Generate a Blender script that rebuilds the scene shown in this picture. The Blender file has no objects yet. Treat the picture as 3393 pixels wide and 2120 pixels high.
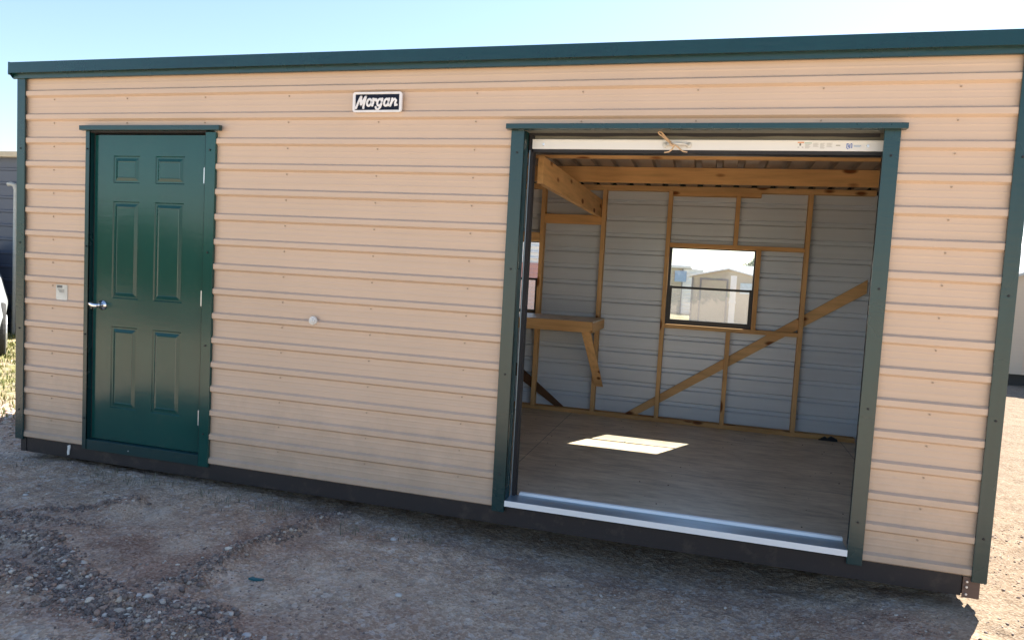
import bpy, bmesh, math, random
import numpy as np
from mathutils import Vector, Matrix
random.seed(7)
RNG = np.random.default_rng(11)
sc = bpy.context.scene
C = sc.collection

# ------------------------------------------------------------------ camera
CAM = (4.70809685, -3.88356782, 1.37141819)
YAW, PITCH, ROLL, FPX = -0.27067768, -0.0692220638, 0.0546545168, 2354.05331
cy, sy, cp, sp = math.cos(YAW), math.sin(YAW), math.cos(PITCH), math.sin(PITCH)
fwd = Vector((sy * cp, cy * cp, sp)); rgt = Vector((cy, -sy, 0)); up = rgt.cross(fwd)
r2 = rgt * math.cos(ROLL) + up * math.sin(ROLL)
u2 = -rgt * math.sin(ROLL) + up * math.cos(ROLL)
cd = bpy.data.cameras.new('camera'); cam = bpy.data.objects.new('camera', cd); C.objects.link(cam)
M = Matrix.Identity(4)
for i in range(3):
    M[i][0], M[i][1], M[i][2], M[i][3] = r2[i], u2[i], -fwd[i], CAM[i]
cam.matrix_world = M
cd.sensor_fit = 'HORIZONTAL'; cd.sensor_width = 36.0; cd.lens = 36.0 * FPX / 3393.0
cd.clip_start = 0.05; cd.clip_end = 3000
sc.camera = cam

# ------------------------------------------------------------------ light
SUN_DIR = Vector((0.49, 1.0, 1.19)).normalized()          # from the scene towards the sun
SUN_EL = math.asin(SUN_DIR.z)
SUN_AZ = math.atan2(SUN_DIR.x, SUN_DIR.y)                  # clockwise from +Y
w = bpy.data.worlds.new('World'); sc.world = w; w.use_nodes = True
nt = w.node_tree; bg = nt.nodes['Background']
sky = nt.nodes.new('ShaderNodeTexSky'); sky.sky_type = 'NISHITA'; sky.sun_disc = False
sky.sun_elevation = SUN_EL; sky.sun_rotation = SUN_AZ
sky.altitude = 100; sky.air_density = 1.0; sky.dust_density = 0.5; sky.ozone_density = 1.0
nt.links.new(sky.outputs[0], bg.inputs[0]); bg.inputs[1].default_value = 0.07
sd = bpy.data.lights.new('sun', 'SUN'); sd.energy = 5.0; sd.angle = math.radians(0.5); sd.color = (1.0, 0.93, 0.82)
so = bpy.data.objects.new('sun', sd); C.objects.link(so)
so.rotation_euler = SUN_DIR.to_track_quat('Z', 'Y').to_euler(); so.location = (10, 12, 20)
sc.view_settings.view_transform = 'Standard'; sc.view_settings.look = 'None'
sc.view_settings.gamma = 1.0; sc.view_settings.exposure = 1.85
sc.render.engine = 'CYCLES'
sc.cycles.max_bounces = 8; sc.cycles.diffuse_bounces = 5; sc.cycles.transparent_max_bounces = 12
sc.cycles.sample_clamp_indirect = 8.0
sc.cycles.use_denoising = True

# ------------------------------------------------------------------ materials
def newmat(name):
    m = bpy.data.materials.new(name); m.use_nodes = True
    nt = m.node_tree
    return m, nt, nt.nodes['Principled BSDF'], nt.links
def node(nt, t, **k):
    n = nt.nodes.new(t)
    for a, b in k.items(): setattr(n, a, b)
    return n
def rgba(c): return (c[0], c[1], c[2], 1)
def coords(nt, scale=(1, 1, 1)):
    tc = node(nt, 'ShaderNodeTexCoord'); mp = node(nt, 'ShaderNodeMapping')
    mp.inputs['Scale'].default_value = scale
    nt.links.new(tc.outputs['Object'], mp.inputs[0]); return mp.outputs[0]
def noise(nt, vec, scale, detail=4, rough=.55):
    n = node(nt, 'ShaderNodeTexNoise'); n.inputs['Scale'].default_value = scale
    n.inputs['Detail'].default_value = detail; n.inputs['Roughness'].default_value = rough
    nt.links.new(vec, n.inputs['Vector']); return n.outputs[0]
def ramp(nt, fac, stops):
    r = node(nt, 'ShaderNodeValToRGB'); e = r.color_ramp.elements
    while len(e) < len(stops): e.new(.5)
    for x, (p, c) in zip(e, stops): x.position = p; x.color = rgba(c)
    nt.links.new(fac, r.inputs[0]); return r.outputs[0]
def mix(nt, f, a, b, blend='MIX'):
    m = node(nt, 'ShaderNodeMix', data_type='RGBA', blend_type=blend)
    for i, v in ((0, f), (6, a), (7, b)):
        if isinstance(v, (int, float)): m.inputs[i].default_value = v
        elif isinstance(v, tuple): m.inputs[i].default_value = rgba(v)
        else: nt.links.new(v, m.inputs[i])
    return m.outputs[2]
def bump(nt, h, strength, dist, bs, prev=None):
    b = node(nt, 'ShaderNodeBump'); b.inputs['Strength'].default_value = strength
    b.inputs['Distance'].default_value = dist
    nt.links.new(h, b.inputs['Height'])
    if prev is not None: nt.links.new(prev, b.inputs['Normal'])
    if bs is not None: nt.links.new(b.outputs[0], bs.inputs['Normal'])
    return b.outputs[0]

def metal_paint(name, col, rough=.4, var=.12, streak=(.4, 3, 40), bumpy=.0015, spec=.5, coat=0.0, dirt=None):
    m, nt, bs, L = newmat(name)
    v = coords(nt); vs = coords(nt, streak)
    a = noise(nt, v, 1.3, 5); b = noise(nt, vs, 1.0, 4)
    lo = tuple(c * (1 - var) for c in col); hi = tuple(min(1, c * (1 + var)) for c in col)
    c1 = ramp(nt, a, [(.3, lo), (.7, hi)]); c2 = mix(nt, .35, c1, ramp(nt, b, [(.35, lo), (.65, hi)]))
    if dirt:
        d = noise(nt, v, 7, 8, .7)
        f = ramp(nt, d, [(.55, (0, 0, 0)), (.8, (.5, .5, .5))])
        c2 = mix(nt, f, c2, dirt)
    L.new(c2, bs.inputs['Base Color'])
    r = node(nt, 'ShaderNodeMapRange'); r.inputs[3].default_value = rough * .8; r.inputs[4].default_value = rough * 1.25
    L.new(a, r.inputs[0]); L.new(r.outputs[0], bs.inputs['Roughness'])
    bs.inputs['Specular IOR Level'].default_value = spec
    bs.inputs['Coat Weight'].default_value = coat; bs.inputs['Coat Roughness'].default_value = .08
    if bumpy: bump(nt, noise(nt, coords(nt, (1, 1, 4)), 9, 2), .5, bumpy, bs)
    return m
def wood(name, col, axis, dark=.45, rough=.75, knots=True):
    m, nt, bs, L = newmat(name)
    s = [9, 9, 9]; s[axis] = .8
    v = coords(nt, tuple(s)); n1 = noise(nt, v, 3.0, 6, .6)
    base = ramp(nt, n1, [(.25, tuple(c * .62 for c in col)), (.5, col), (.75, tuple(min(1, c * 1.25) for c in col))])
    big = noise(nt, coords(nt), 1.7, 2)
    base = mix(nt, .4, base, ramp(nt, big, [(.35, (col[0] * .7, col[1] * .62, col[2] * .5)), (.65, (col[0] * 1.1, col[1] * 1.08, col[2]))]))
    if knots:
        s2 = [5.5, 5.5, 5.5]; s2[axis] = 2.1
        vo = node(nt, 'ShaderNodeTexVoronoi'); vo.inputs['Scale'].default_value = 1.6
        L.new(coords(nt, tuple(s2)), vo.inputs['Vector'])
        f = ramp(nt, vo.outputs['Distance'], [(.13, (1, 1, 1)), (.22, (0, 0, 0))])
        base = mix(nt, f, base, (col[0] * .28, col[1] * .16, col[2] * .1))
    oi = node(nt, 'ShaderNodeObjectInfo')
    base = mix(nt, 1.0, base, ramp(nt, oi.outputs['Random'], [(0, (.74, .68, .60)), (.35, (1, .93, .82)), (.7, (.92, .92, .92)), (1, (1, 1, .97))]), 'MULTIPLY')
    L.new(base, bs.inputs['Base Color']); bs.inputs['Roughness'].default_value = rough
    bs.inputs['Specular IOR Level'].default_value = .25
    bump(nt, n1, .3, .002, bs)
    return m
def plain(name, col, rough=.5, metallic=0., spec=.5, var=.08):
    m, nt, bs, L = newmat(name)
    n = noise(nt, coords(nt), 14, 4)
    L.new(ramp(nt, n, [(.3, tuple(c * (1 - var) for c in col)), (.7, tuple(min(1, c * (1 + var)) for c in col))]), bs.inputs['Base Color'])
    bs.inputs['Roughness'].default_value = rough; bs.inputs['Metallic'].default_value = metallic
    bs.inputs['Specular IOR Level'].default_value = spec
    return m
def glass(name, tint=(.96, .98, .98), haze=0.0):
    m, nt, bs, L = newmat(name); nt.nodes.remove(bs)
    out = nt.nodes['Material Output']
    tr = node(nt, 'ShaderNodeBsdfTransparent'); tr.inputs[0].default_value = rgba(tint)
    gl = node(nt, 'ShaderNodeBsdfGlossy'); gl.inputs['Roughness'].default_value = .02
    lw = node(nt, 'ShaderNodeLayerWeight'); lw.inputs[0].default_value = .5
    pw = node(nt, 'ShaderNodeMath', operation='POWER'); pw.inputs[1].default_value = 5.0; L.new(lw.outputs['Facing'], pw.inputs[0])
    fr = node(nt, 'ShaderNodeMapRange'); fr.inputs[3].default_value = .04; fr.inputs[4].default_value = .9; L.new(pw.outputs[0], fr.inputs[0])
    mx = node(nt, 'ShaderNodeMixShader')
    L.new(fr.outputs[0], mx.inputs[0]); L.new(tr.outputs[0], mx.inputs[1]); L.new(gl.outputs[0], mx.inputs[2])
    o = mx.outputs[0]
    if haze:
        df = node(nt, 'ShaderNodeBsdfDiffuse'); df.inputs[0].default_value = (.35, .35, .35, 1)
        tl = node(nt, 'ShaderNodeBsdfTranslucent'); tl.inputs[0].default_value = (.5, .5, .5, 1)
        ad = node(nt, 'ShaderNodeAddShader'); L.new(df.outputs[0], ad.inputs[0]); L.new(tl.outputs[0], ad.inputs[1])
        m2 = node(nt, 'ShaderNodeMixShader'); m2.inputs[0].default_value = haze
        L.new(o, m2.inputs[1]); L.new(ad.outputs[0], m2.inputs[2]); o = m2.outputs[0]
    L.new(o, out.inputs[0]); return m

MAT = {}
MAT['siding'] = metal_paint('tan_siding_paint', (.60, .453, .345), .42, .07, (.5, 1, 55), .0008)
def splash(m):
    nt = m.node_tree; bs = nt.nodes['Principled BSDF']; src = bs.inputs['Base Color'].links[0].from_socket
    tc = node(nt, 'ShaderNodeTexCoord'); sx = node(nt, 'ShaderNodeSeparateXYZ'); nt.links.new(tc.outputs['Object'], sx.inputs[0])
    n = noise(nt, coords(nt, (1.5, 1, 1.5)), 4, 6, .7)
    a = node(nt, 'ShaderNodeMath', operation='MULTIPLY_ADD'); nt.links.new(n, a.inputs[0]); a.inputs[1].default_value = -.9; nt.links.new(sx.outputs[2], a.inputs[2])
    r = node(nt, 'ShaderNodeMapRange'); nt.links.new(a.outputs[0], r.inputs[0]); r.inputs[1].default_value = .0; r.inputs[2].default_value = -.5; r.inputs[3].default_value = 0; r.inputs[4].default_value = .55
    nt.links.new(mix(nt, r.outputs[0], src, (.33, .26, .20)), bs.inputs['Base Color'])
splash(MAT['siding'])
MAT['liner'] = metal_paint('grey_panel_back', (.60, .66, .74), .30, .10, (.6, 1, 30), .0005, spec=.6)
MAT['screwtan'] = plain('dark_tan_screw', (.34, .26, .19), .5)
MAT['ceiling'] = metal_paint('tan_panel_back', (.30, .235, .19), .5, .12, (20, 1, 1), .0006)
MAT['trim'] = metal_paint('dark_green_trim', (.002, .035, .040), .27, .15, (20, 20, .7), .0014, spec=.65)
MAT['door'] = metal_paint('green_door_paint', (.006, .060, .055), .14, .15, (3, 3, 1), .0005, spec=.5, coat=.0, dirt=(.03, .075, .065))
MAT['skirt'] = metal_paint('brown_skirt_board', (.020, .016, .018), .6, .25, (.8, 2, 12), .001, dirt=(.15, .11, .085))
MAT['bracket'] = metal_paint('brown_bracket', (.14, .085, .065), .55, .2)
MAT['pine_x'] = wood('pine_along_x', (.74, .47, .235), 0)
MAT['pine_y'] = wood('pine_along_y', (.76, .50, .255), 1)
MAT['pine_z'] = wood('pine_along_z', (.72, .45, .225), 2)
MAT['skid'] = plain('shade_black_skid', (.025, .02, .018), .9)  # near-black colour paints in the shade under the shed
MAT['dark_pine'] = wood('darkened_pine', (.16, .09, .055), 0)  # dark pine; on the left rear brace the darkness is painted shade
MAT['white'] = metal_paint('white_enamel', (.80, .80, .80), .35, .03, bumpy=0)
MAT['galv'] = metal_paint('galvanised_steel', (.34, .44, .52), .36, .1, (1, 30, 30), 0)
MAT['galv'].node_tree.nodes['Principled BSDF'].inputs['Metallic'].default_value = .65
MAT['liplit'] = metal_paint('threshold_lit', (.88, .89, .90), .4, .06, bumpy=0)  # galvanised threshold faces whitened to stand for the light they catch
MAT['black'] = plain('black_vinyl', (.012, .012, .014), .45)
MAT['rubber'] = plain('black_rubber', (.018, .018, .022), .7)
MAT['grey'] = plain('grey_seal', (.20, .20, .17), .6)
MAT['chrome'] = plain('satin_nickel', (.78, .78, .80), .22, 1.0)
MAT['hinge'] = plain('steel_hinge', (.75, .78, .82), .3, .6)
MAT['navy'] = plain('navy_enamel', (.004, .008, .024), .5, spec=.2)
MAT['signwhite'] = plain('sign_white', (.80, .79, .80), .4)
MAT['plastic'] = plain('white_plastic', (.72, .72, .70), .4)
MAT['paper'] = plain('weathered_paper', (.66, .66, .60), .8, var=.15)
MAT['ink'] = plain('grey_ink', (.18, .18, .17), .8)
MAT['paleink'] = plain('pale_ink', (.50, .50, .49), .8)
MAT['orange'] = plain('orange_ink', (.75, .30, .12), .7)
MAT['greenink'] = plain('green_ink', (.25, .45, .38), .7)
MAT['blueink'] = plain('blue_ink', (.10, .18, .50), .7)
MAT['cyanink'] = plain('light_blue_ink', (.35, .52, .75), .7)
MAT['rope'] = plain('tan_rope', (.60, .42, .27), .9, var=.2)
MAT['glass'] = glass('window_glass')
MAT['screen'] = glass('window_screen', (.80, .80, .80), .10)
MAT['tyre'] = plain('tyre_rubber', (.03, .03, .03), .85)
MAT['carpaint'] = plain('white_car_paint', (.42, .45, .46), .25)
MAT['cartrim'] = plain('grey_car_trim', (.10, .10, .11), .5)
MAT['scrap'] = plain('teal_scrap', (.02, .14, .17), .5)
MAT['stone'] = plain('pale_stone', (.55, .52, .49), .85, var=.15)

def plywood():
    m, nt, bs, L = newmat('plywood_floor')
    n1 = noise(nt, coords(nt, (2.2, 8, 8)), 2.4, 8, .68); n2 = noise(nt, coords(nt, (1, 1.8, 1)), 2.1, 7, .65)
    c = ramp(nt, n1, [(.30, (.25, .175, .11)), (.5, (.66, .53, .37)), (.68, (.90, .79, .60))])
    c = mix(nt, .55, c, ramp(nt, n2, [(.3, (.44, .355, .255)), (.7, (.84, .72, .54))]), 'MIX')
    tc = node(nt, 'ShaderNodeTexCoord'); sx = node(nt, 'ShaderNodeSeparateXYZ'); L.new(tc.outputs['Object'], sx.inputs[0])
    def seam(sock, period, off):
        a = node(nt, 'ShaderNodeMath', operation='ADD'); a.inputs[1].default_value = off; L.new(sx.outputs[sock], a.inputs[0])
        b = node(nt, 'ShaderNodeMath', operation='PINGPONG'); b.inputs[1].default_value = period / 2; L.new(a.outputs[0], b.inputs[0])
        d = node(nt, 'ShaderNodeMath', operation='LESS_THAN'); d.inputs[1].default_value = .003; L.new(b.outputs[0], d.inputs[0])
        return d.outputs[0]
    f = node(nt, 'ShaderNodeMath', operation='MAXIMUM'); L.new(seam(0, 2.44, -3.47), f.inputs[0]); L.new(seam(1, 1.22, .02), f.inputs[1])
    f2 = node(nt, 'ShaderNodeMath', operation='MULTIPLY'); f2.inputs[1].default_value = .7; L.new(f.outputs[0], f2.inputs[0])
    c = mix(nt, f2.outputs[0], c, (.04, .03, .02))
    L.new(c, bs.inputs['Base Color']); bs.inputs['Roughness'].default_value = .42; bs.inputs['Specular IOR Level'].default_value = .45
    bump(nt, n1, .35, .002, bs)
    return m
MAT['plywood'] = plywood()

def ground_mat():
    m, nt, bs, L = newmat('dirt_and_gravel')
    v = coords(nt)
    big = noise(nt, v, .9, 5, .6); mid = noise(nt, v, 5.5, 7, .65); fine = noise(nt, v, 60, 6, .75)
    c = ramp(nt, big, [(.33, (.30, .17, .115)), (.47, (.45, .30, .20)), (.58, (.62, .465, .33)), (.7, (.70, .56, .41))])
    c = mix(nt, .55, c, ramp(nt, mid, [(.34, (.21, .135, .095)), (.5, (.47, .34, .24)), (.66, (.72, .585, .46))]))
    vo = node(nt, 'ShaderNodeTexVoronoi'); vo.inputs['Scale'].default_value = 95; L.new(v, vo.inputs['Vector'])
    vo2 = node(nt, 'ShaderNodeTexVoronoi'); vo2.inputs['Scale'].default_value = 38; L.new(v, vo2.inputs['Vector'])
    sep = node(nt, 'ShaderNodeSeparateColor'); L.new(vo.outputs['Color'], sep.inputs[0])
    sep2 = node(nt, 'ShaderNodeSeparateColor'); L.new(vo2.outputs['Color'], sep2.inputs[0])
    peb = ramp(nt, sep.outputs[0], [(0, (.15, .105, .085)), (.5, (.39, .30, .23)), (1, (.74, .64, .54))])
    peb2 = ramp(nt, sep2.outputs[0], [(0, (.14, .115, .11)), (.5, (.36, .32, .29)), (1, (.72, .69, .65))])
    c = mix(nt, .42, c, peb)
    sel = ramp(nt, sep2.outputs[1], [(.62, (0, 0, 0)), (.72, (.75, .75, .75))])
    c = mix(nt, sel, c, mix(nt, .6, c, peb2))
    da = node(nt, 'ShaderNodeAttribute'); da.attribute_name = 'damp'
    dn = node(nt, 'ShaderNodeMath', operation='MULTIPLY'); dn.inputs[1].default_value = .85; L.new(da.outputs['Fac'], dn.inputs[0])
    c = mix(nt, dn.outputs[0], c, mix(nt, .35, ramp(nt, mid, [(.3, (.14, .066, .046)), (.7, (.34, .185, .125))]), peb))
    pa = node(nt, 'ShaderNodeAttribute'); pa.attribute_name = 'pale'
    pn = node(nt, 'ShaderNodeMath', operation='MULTIPLY'); pn.inputs[1].default_value = .6; L.new(pa.outputs['Fac'], pn.inputs[0])
    c = mix(nt, pn.outputs[0], c, mix(nt, .3, ramp(nt, mid, [(.3, (.56, .455, .34)), (.7, (.76, .64, .50))]), peb))
    # sparse grass tint left and beyond the shed
    sx = node(nt, 'ShaderNodeSeparateXYZ'); L.new(v, sx.inputs[0])
    gx = node(nt, 'ShaderNodeMapRange'); gx.inputs[1].default_value = -.9; gx.inputs[2].default_value = -2.0; L.new(sx.outputs[0], gx.inputs[0])
    gy = node(nt, 'ShaderNodeMapRange'); gy.inputs[1].default_value = .5; gy.inputs[2].default_value = 1.6; L.new(sx.outputs[1], gy.inputs[0])
    mu = node(nt, 'ShaderNodeMath', operation='MULTIPLY'); L.new(gx.outputs[0], mu.inputs[0]); L.new(gy.outputs[0], mu.inputs[1])
    gy2 = node(nt, 'ShaderNodeMapRange'); gy2.inputs[1].default_value = 14; gy2.inputs[2].default_value = 22; L.new(sx.outputs[1], gy2.inputs[0])
    mxx = node(nt, 'ShaderNodeMath', operation='MAXIMUM'); L.new(mu.outputs[0], mxx.inputs[0]); L.new(gy2.outputs[0], mxx.inputs[1])
    gn = noise(nt, v, 3.2, 5, .7); gr = node(nt, 'ShaderNodeMapRange'); gr.inputs[1].default_value = .3; gr.inputs[2].default_value = .6; L.new(gn, gr.inputs[0])
    m3 = node(nt, 'ShaderNodeMath', operation='MULTIPLY'); L.new(mxx.outputs[0], m3.inputs[0]); L.new(gr.outputs[0], m3.inputs[1])
    c = mix(nt, m3.outputs[0], c, ramp(nt, fine, [(.35, (.10, .115, .035)), (.65, (.24, .22, .09))]))
    # open yard coloured paler and warmer to strengthen the sunlight bounced onto the shed
    wob = noise(nt, v, .7, 4); ws = node(nt, 'ShaderNodeMapRange'); ws.inputs[3].default_value = -.35; ws.inputs[4].default_value = .35; L.new(wob, ws.inputs[0])
    yy = node(nt, 'ShaderNodeMath', operation='ADD'); L.new(sx.outputs[1], yy.inputs[0]); L.new(ws.outputs[0], yy.inputs[1])
    d1 = node(nt, 'ShaderNodeMapRange'); d1.inputs[1].default_value = -2.0; d1.inputs[2].default_value = -3.2; L.new(yy.outputs[0], d1.inputs[0])
    xx = node(nt, 'ShaderNodeMath', operation='ADD'); L.new(sx.outputs[0], xx.inputs[0]); L.new(ws.outputs[0], xx.inputs[1])
    d2 = node(nt, 'ShaderNodeMapRange'); d2.inputs[1].default_value = 5.75; d2.inputs[2].default_value = 6.05; L.new(xx.outputs[0], d2.inputs[0])  # sunlit ground at right, darkened in its colour so it does not blow out
    d3 = node(nt, 'ShaderNodeMapRange'); d3.inputs[1].default_value = -1.6; d3.inputs[2].default_value = -.8; L.new(yy.outputs[0], d3.inputs[0])
    d5 = node(nt, 'ShaderNodeMath', operation='MULTIPLY'); L.new(d2.outputs[0], d5.inputs[0]); L.new(d3.outputs[0], d5.inputs[1]); d2 = d5
    dm = node(nt, 'ShaderNodeMath', operation='MAXIMUM'); L.new(d1.outputs[0], dm.inputs[0]); L.new(d2.outputs[0], dm.inputs[1])
    d4 = node(nt, 'ShaderNodeMath', operation='MULTIPLY'); d4.inputs[1].default_value = .92; L.new(dm.outputs[0], d4.inputs[0])
    lit_yard = mix(nt, d2.outputs[0], ramp(nt, mid, [(.3, (.44, .33, .22)), (.7, (.60, .48, .33))]), mix(nt, .45, ramp(nt, mid, [(.3, (.10, .070, .040)), (.7, (.24, .18, .115))]), mix(nt, .6, peb, (.10, .07, .045))))
    c = mix(nt, d4.outputs[0], c, lit_yard)
    L.new(c, bs.inputs['Base Color'])
    bs.inputs['Roughness'].default_value = .95; bs.inputs['Specular IOR Level'].default_value = .15
    b1 = bump(nt, vo2.outputs['Distance'], .5, .010, None)
    b2 = bump(nt, vo.outputs['Distance'], .7, .006, None, b1)
    bump(nt, fine, .6, .006, bs, b2)
    return m
MAT['ground'] = ground_mat()
def gravel_mat():
    m, nt, bs, L = newmat('mixed_gravel')
    at = node(nt, 'ShaderNodeAttribute'); at.attribute_name = 'tint'
    c = ramp(nt, at.outputs['Fac'], [(0, (.10, .070, .060)), (.3, (.24, .165, .13)), (.55, (.34, .27, .225)), (.72, (.42, .24, .16)), (.86, (.54, .44, .35)), (.97, (.80, .72, .62))])
    n = noise(nt, coords(nt), 120, 3)
    c = mix(nt, .35, c, ramp(nt, n, [(.3, (.08, .07, .065)), (.7, (.42, .38, .35))]))
    L.new(c, bs.inputs['Base Color']); bs.inputs['Roughness'].default_value = .85; bs.inputs['Specular IOR Level'].default_value = .25
    return m
MAT['gravel'] = gravel_mat()
def leaf_mat(name, a, b):
    m, nt, bs, L = newmat(name)
    at = node(nt, 'ShaderNodeAttribute'); at.attribute_name = 'tint'
    L.new(ramp(nt, at.outputs['Fac'], [(0, a), (1, b)]), bs.inputs['Base Color']); bs.inputs['Roughness'].default_value = .6
    bs.inputs['Specular IOR Level'].default_value = .3
    return m
MAT['leaf'] = leaf_mat('tree_leaf', (.03, .07, .015), (.12, .20, .045))
MAT['paleleaf'] = leaf_mat('washed_out_leaf', (.22, .25, .17), (.42, .45, .33))  # leaf colour lightened to paint in the overexposed look of the distance
MAT['grass'] = leaf_mat('grass_blade', (.07, .12, .025), (.36, .32, .13))
MAT['weed'] = leaf_mat('weed_blade', (.09, .09, .055), (.26, .24, .17))
MAT['bark'] = plain('bark', (.10, .075, .055), .9, var=.3)
MAT['pipe'] = plain('grey_pipe', (.42, .43, .40), .5)
MAT['slate'] = metal_paint('slate_blue_siding', (.075, .09, .125), .45, .1)
MAT['tanfar'] = metal_paint('cream_siding', (.50, .43, .34), .5, .05)
MAT['whitefar'] = metal_paint('white_siding', (.78, .79, .80), .45, .04)
MAT['greyroof'] = metal_paint('pale_grey_roof', (.40, .44, .45), .45, .05)
MAT['redfar'] = metal_paint('barn_red_siding', (.58, .32, .29), .5, .06)
MAT['palepane'] = plain('pale_window', (.50, .62, .70), .3)
MAT['bluefar'] = plain('blue_panel', (.30, .42, .62), .4)
MAT['taupe'] = plain('taupe_trim', (.26, .24, .25), .6)
MAT['creamtrim'] = plain('cream_trim', (.50, .43, .31), .6)

# ------------------------------------------------------------------ mesh helpers
class MB:
    def __init__(s, off=(0, 0, 0)): s.v = []; s.f = []; s.o = off
    def add(s, vs, fs):
        n = len(s.v); s.v += [(a - s.o[0], b - s.o[1], c - s.o[2]) for a, b, c in vs]
        s.f += [tuple(n + i for i in f) for f in fs]; return s
    def box(s, x0, x1, y0, y1, z0, z1):
        return s.add([(x0, y0, z0), (x1, y0, z0), (x1, y1, z0), (x0, y1, z0), (x0, y0, z1), (x1, y0, z1), (x1, y1, z1), (x0, y1, z1)],
                     [(0, 3, 2, 1), (4, 5, 6, 7), (0, 1, 5, 4), (1, 2, 6, 5), (2, 3, 7, 6), (3, 0, 4, 7)])
    def hexa(s, p):     # 8 points, bottom 4 then top 4
        return s.add(p, [(0, 3, 2, 1), (4, 5, 6, 7), (0, 1, 5, 4), (1, 2, 6, 5), (2, 3, 7, 6), (3, 0, 4, 7)])
    def bar(s, a, b, wv, hv):   # beam from a to b with full-width vectors
        a, b, wv, hv = map(Vector, (a, b, wv, hv)); p = []
        for sh in (-.5, .5):
            for q, sw in ((a, -.5), (b, -.5), (b, .5), (a, .5)): p.append(tuple(q + wv * sw + hv * sh))
        return s.hexa(p)
    def prism(s, pts, axis, a0, a1):   # closed outline in the plane across axis
        n = len(pts); vs = []
        for t in (a0, a1):
            for (u, v) in pts:
                vs.append({'x': (t, u, v), 'y': (u, t, v), 'z': (u, v, t)}[axis])
        fs = [tuple(range(n - 1, -1, -1)), tuple(range(n, 2 * n))]
        fs += [(i, (i + 1) % n, n + (i + 1) % n, n + i) for i in range(n)]
        return s.add(vs, fs)
    def sheet(s, prof, axis, a0, a1, n=1):   # open profile swept along axis
        k = len(prof); vs = []
        for j in range(n + 1):
            t = a0 + (a1 - a0) * j / n
            for (u, v) in prof: vs.append({'x': (t, u, v), 'y': (u, t, v)}[axis])
        return s.add(vs, [(j * k + i, j * k + i + 1, (j + 1) * k + i + 1, (j + 1) * k + i) for j in range(n) for i in range(k - 1)])
    def cyl(s, a, b, r, n=16, r2=None):
        a, b = Vector(a), Vector(b); d = (b - a).normalized(); t = Vector((1, 0, 0)) if abs(d.x) < .9 else Vector((0, 1, 0))
        u = d.cross(t).normalized(); w_ = d.cross(u); r2 = r if r2 is None else r2; vs = []
        for q, rr in ((a, r), (b, r2)):
            for i in range(n): an = 2 * math.pi * i / n; vs.append(tuple(q + (u * math.cos(an) + w_ * math.sin(an)) * rr))
        return s.add(vs, [tuple(range(n)), tuple(range(2 * n - 1, n - 1, -1))] + [(i, n + i, n + (i + 1) % n, (i + 1) % n) for i in range(n)])
    def tube(s, pts, r, n=8, sc_=(1, 1, 1)):
        P = [Vector(p) for p in pts]; rings = []
        vs = []
        for i, p in enumerate(P):
            d = (P[min(i + 1, len(P) - 1)] - P[max(i - 1, 0)]).normalized()
            t = Vector((0, 1, 0)) if abs(d.y) < .9 else Vector((1, 0, 0))
            u = d.cross(t).normalized(); w_ = d.cross(u)
            rr = r[i] if isinstance(r, (list, tuple)) else r
            for k in range(n):
                an = 2 * math.pi * k / n; o = (u * math.cos(an) + w_ * math.sin(an)) * rr
                vs.append(tuple(p + Vector((o.x * sc_[0], o.y * sc_[1], o.z * sc_[2]))))
        fs = [tuple(range(n)), tuple(range(len(vs) - 1, len(vs) - n - 1, -1))]
        for i in range(len(P) - 1):
            fs += [(i * n + k, (i + 1) * n + k, (i + 1) * n + (k + 1) % n, i * n + (k + 1) % n) for k in range(n)]
        return s.add(vs, fs)
    def build(s, name, mat, parent=None, bevel=0, smooth=False, label=None):
        me = bpy.data.meshes.new(name); me.from_pydata(s.v, [], s.f); me.materials.append(MAT[mat] if isinstance(mat, str) else mat)
        bm = bmesh.new(); bm.from_mesh(me); 
        if not getattr(s, 'open', False): bmesh.ops.recalc_face_normals(bm, faces=bm.faces)
        bm.to_mesh(me); bm.free()
        if smooth: me.shade_smooth()
        o = bpy.data.objects.new(name, me); C.objects.link(o)
        if parent is not None: o.parent = parent
        if bevel:
            b = o.modifiers.new('bevel', 'BEVEL'); b.width = bevel; b.segments = 2; b.limit_method = 'ANGLE'
        if label: o['label'] = label
        return o
def tag(o, label, cat, group=None):
    o['label'] = label; o['category'] = cat
    if group: o['group'] = group
    return o
def thing(name, loc, label, cat, group=None, rz=0):
    o = bpy.data.objects.new(name, None); C.objects.link(o); o.location = loc; o.rotation_euler = (0, 0, rz)
    o.empty_display_size = .2
    return tag(o, label, cat, group)
def kind(o, k): o['kind'] = k; return o

# ------------------------------------------------------------------ terrain
def hashn(ix, iy, seed):
    h = (ix.astype(np.int64) * 374761393 + iy.astype(np.int64) * 668265263 + seed * 1442695041) & 0x7fffffff
    h = ((h ^ (h >> 13)) * 1274126177) & 0x7fffffff
    return (h & 0xffff) / 65535.0
def vnoise(x, y, seed=0):
    x0 = np.floor(x); y0 = np.floor(y); fx = x - x0; fy = y - y0
    fx = fx * fx * (3 - 2 * fx); fy = fy * fy * (3 - 2 * fy)
    a = hashn(x0, y0, seed); b = hashn(x0 + 1, y0, seed); c = hashn(x0, y0 + 1, seed); d = hashn(x0 + 1, y0 + 1, seed)
    return (a * (1 - fx) + b * fx) * (1 - fy) + (c * (1 - fx) + d * fx) * fy - .5
def fbm(x, y, f, o=4, seed=0):
    s = 0; a = 1.
    for i in range(o): s = s + a * vnoise(x * f, y * f, seed + i); a *= .5; f *= 2.03
    return s
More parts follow.
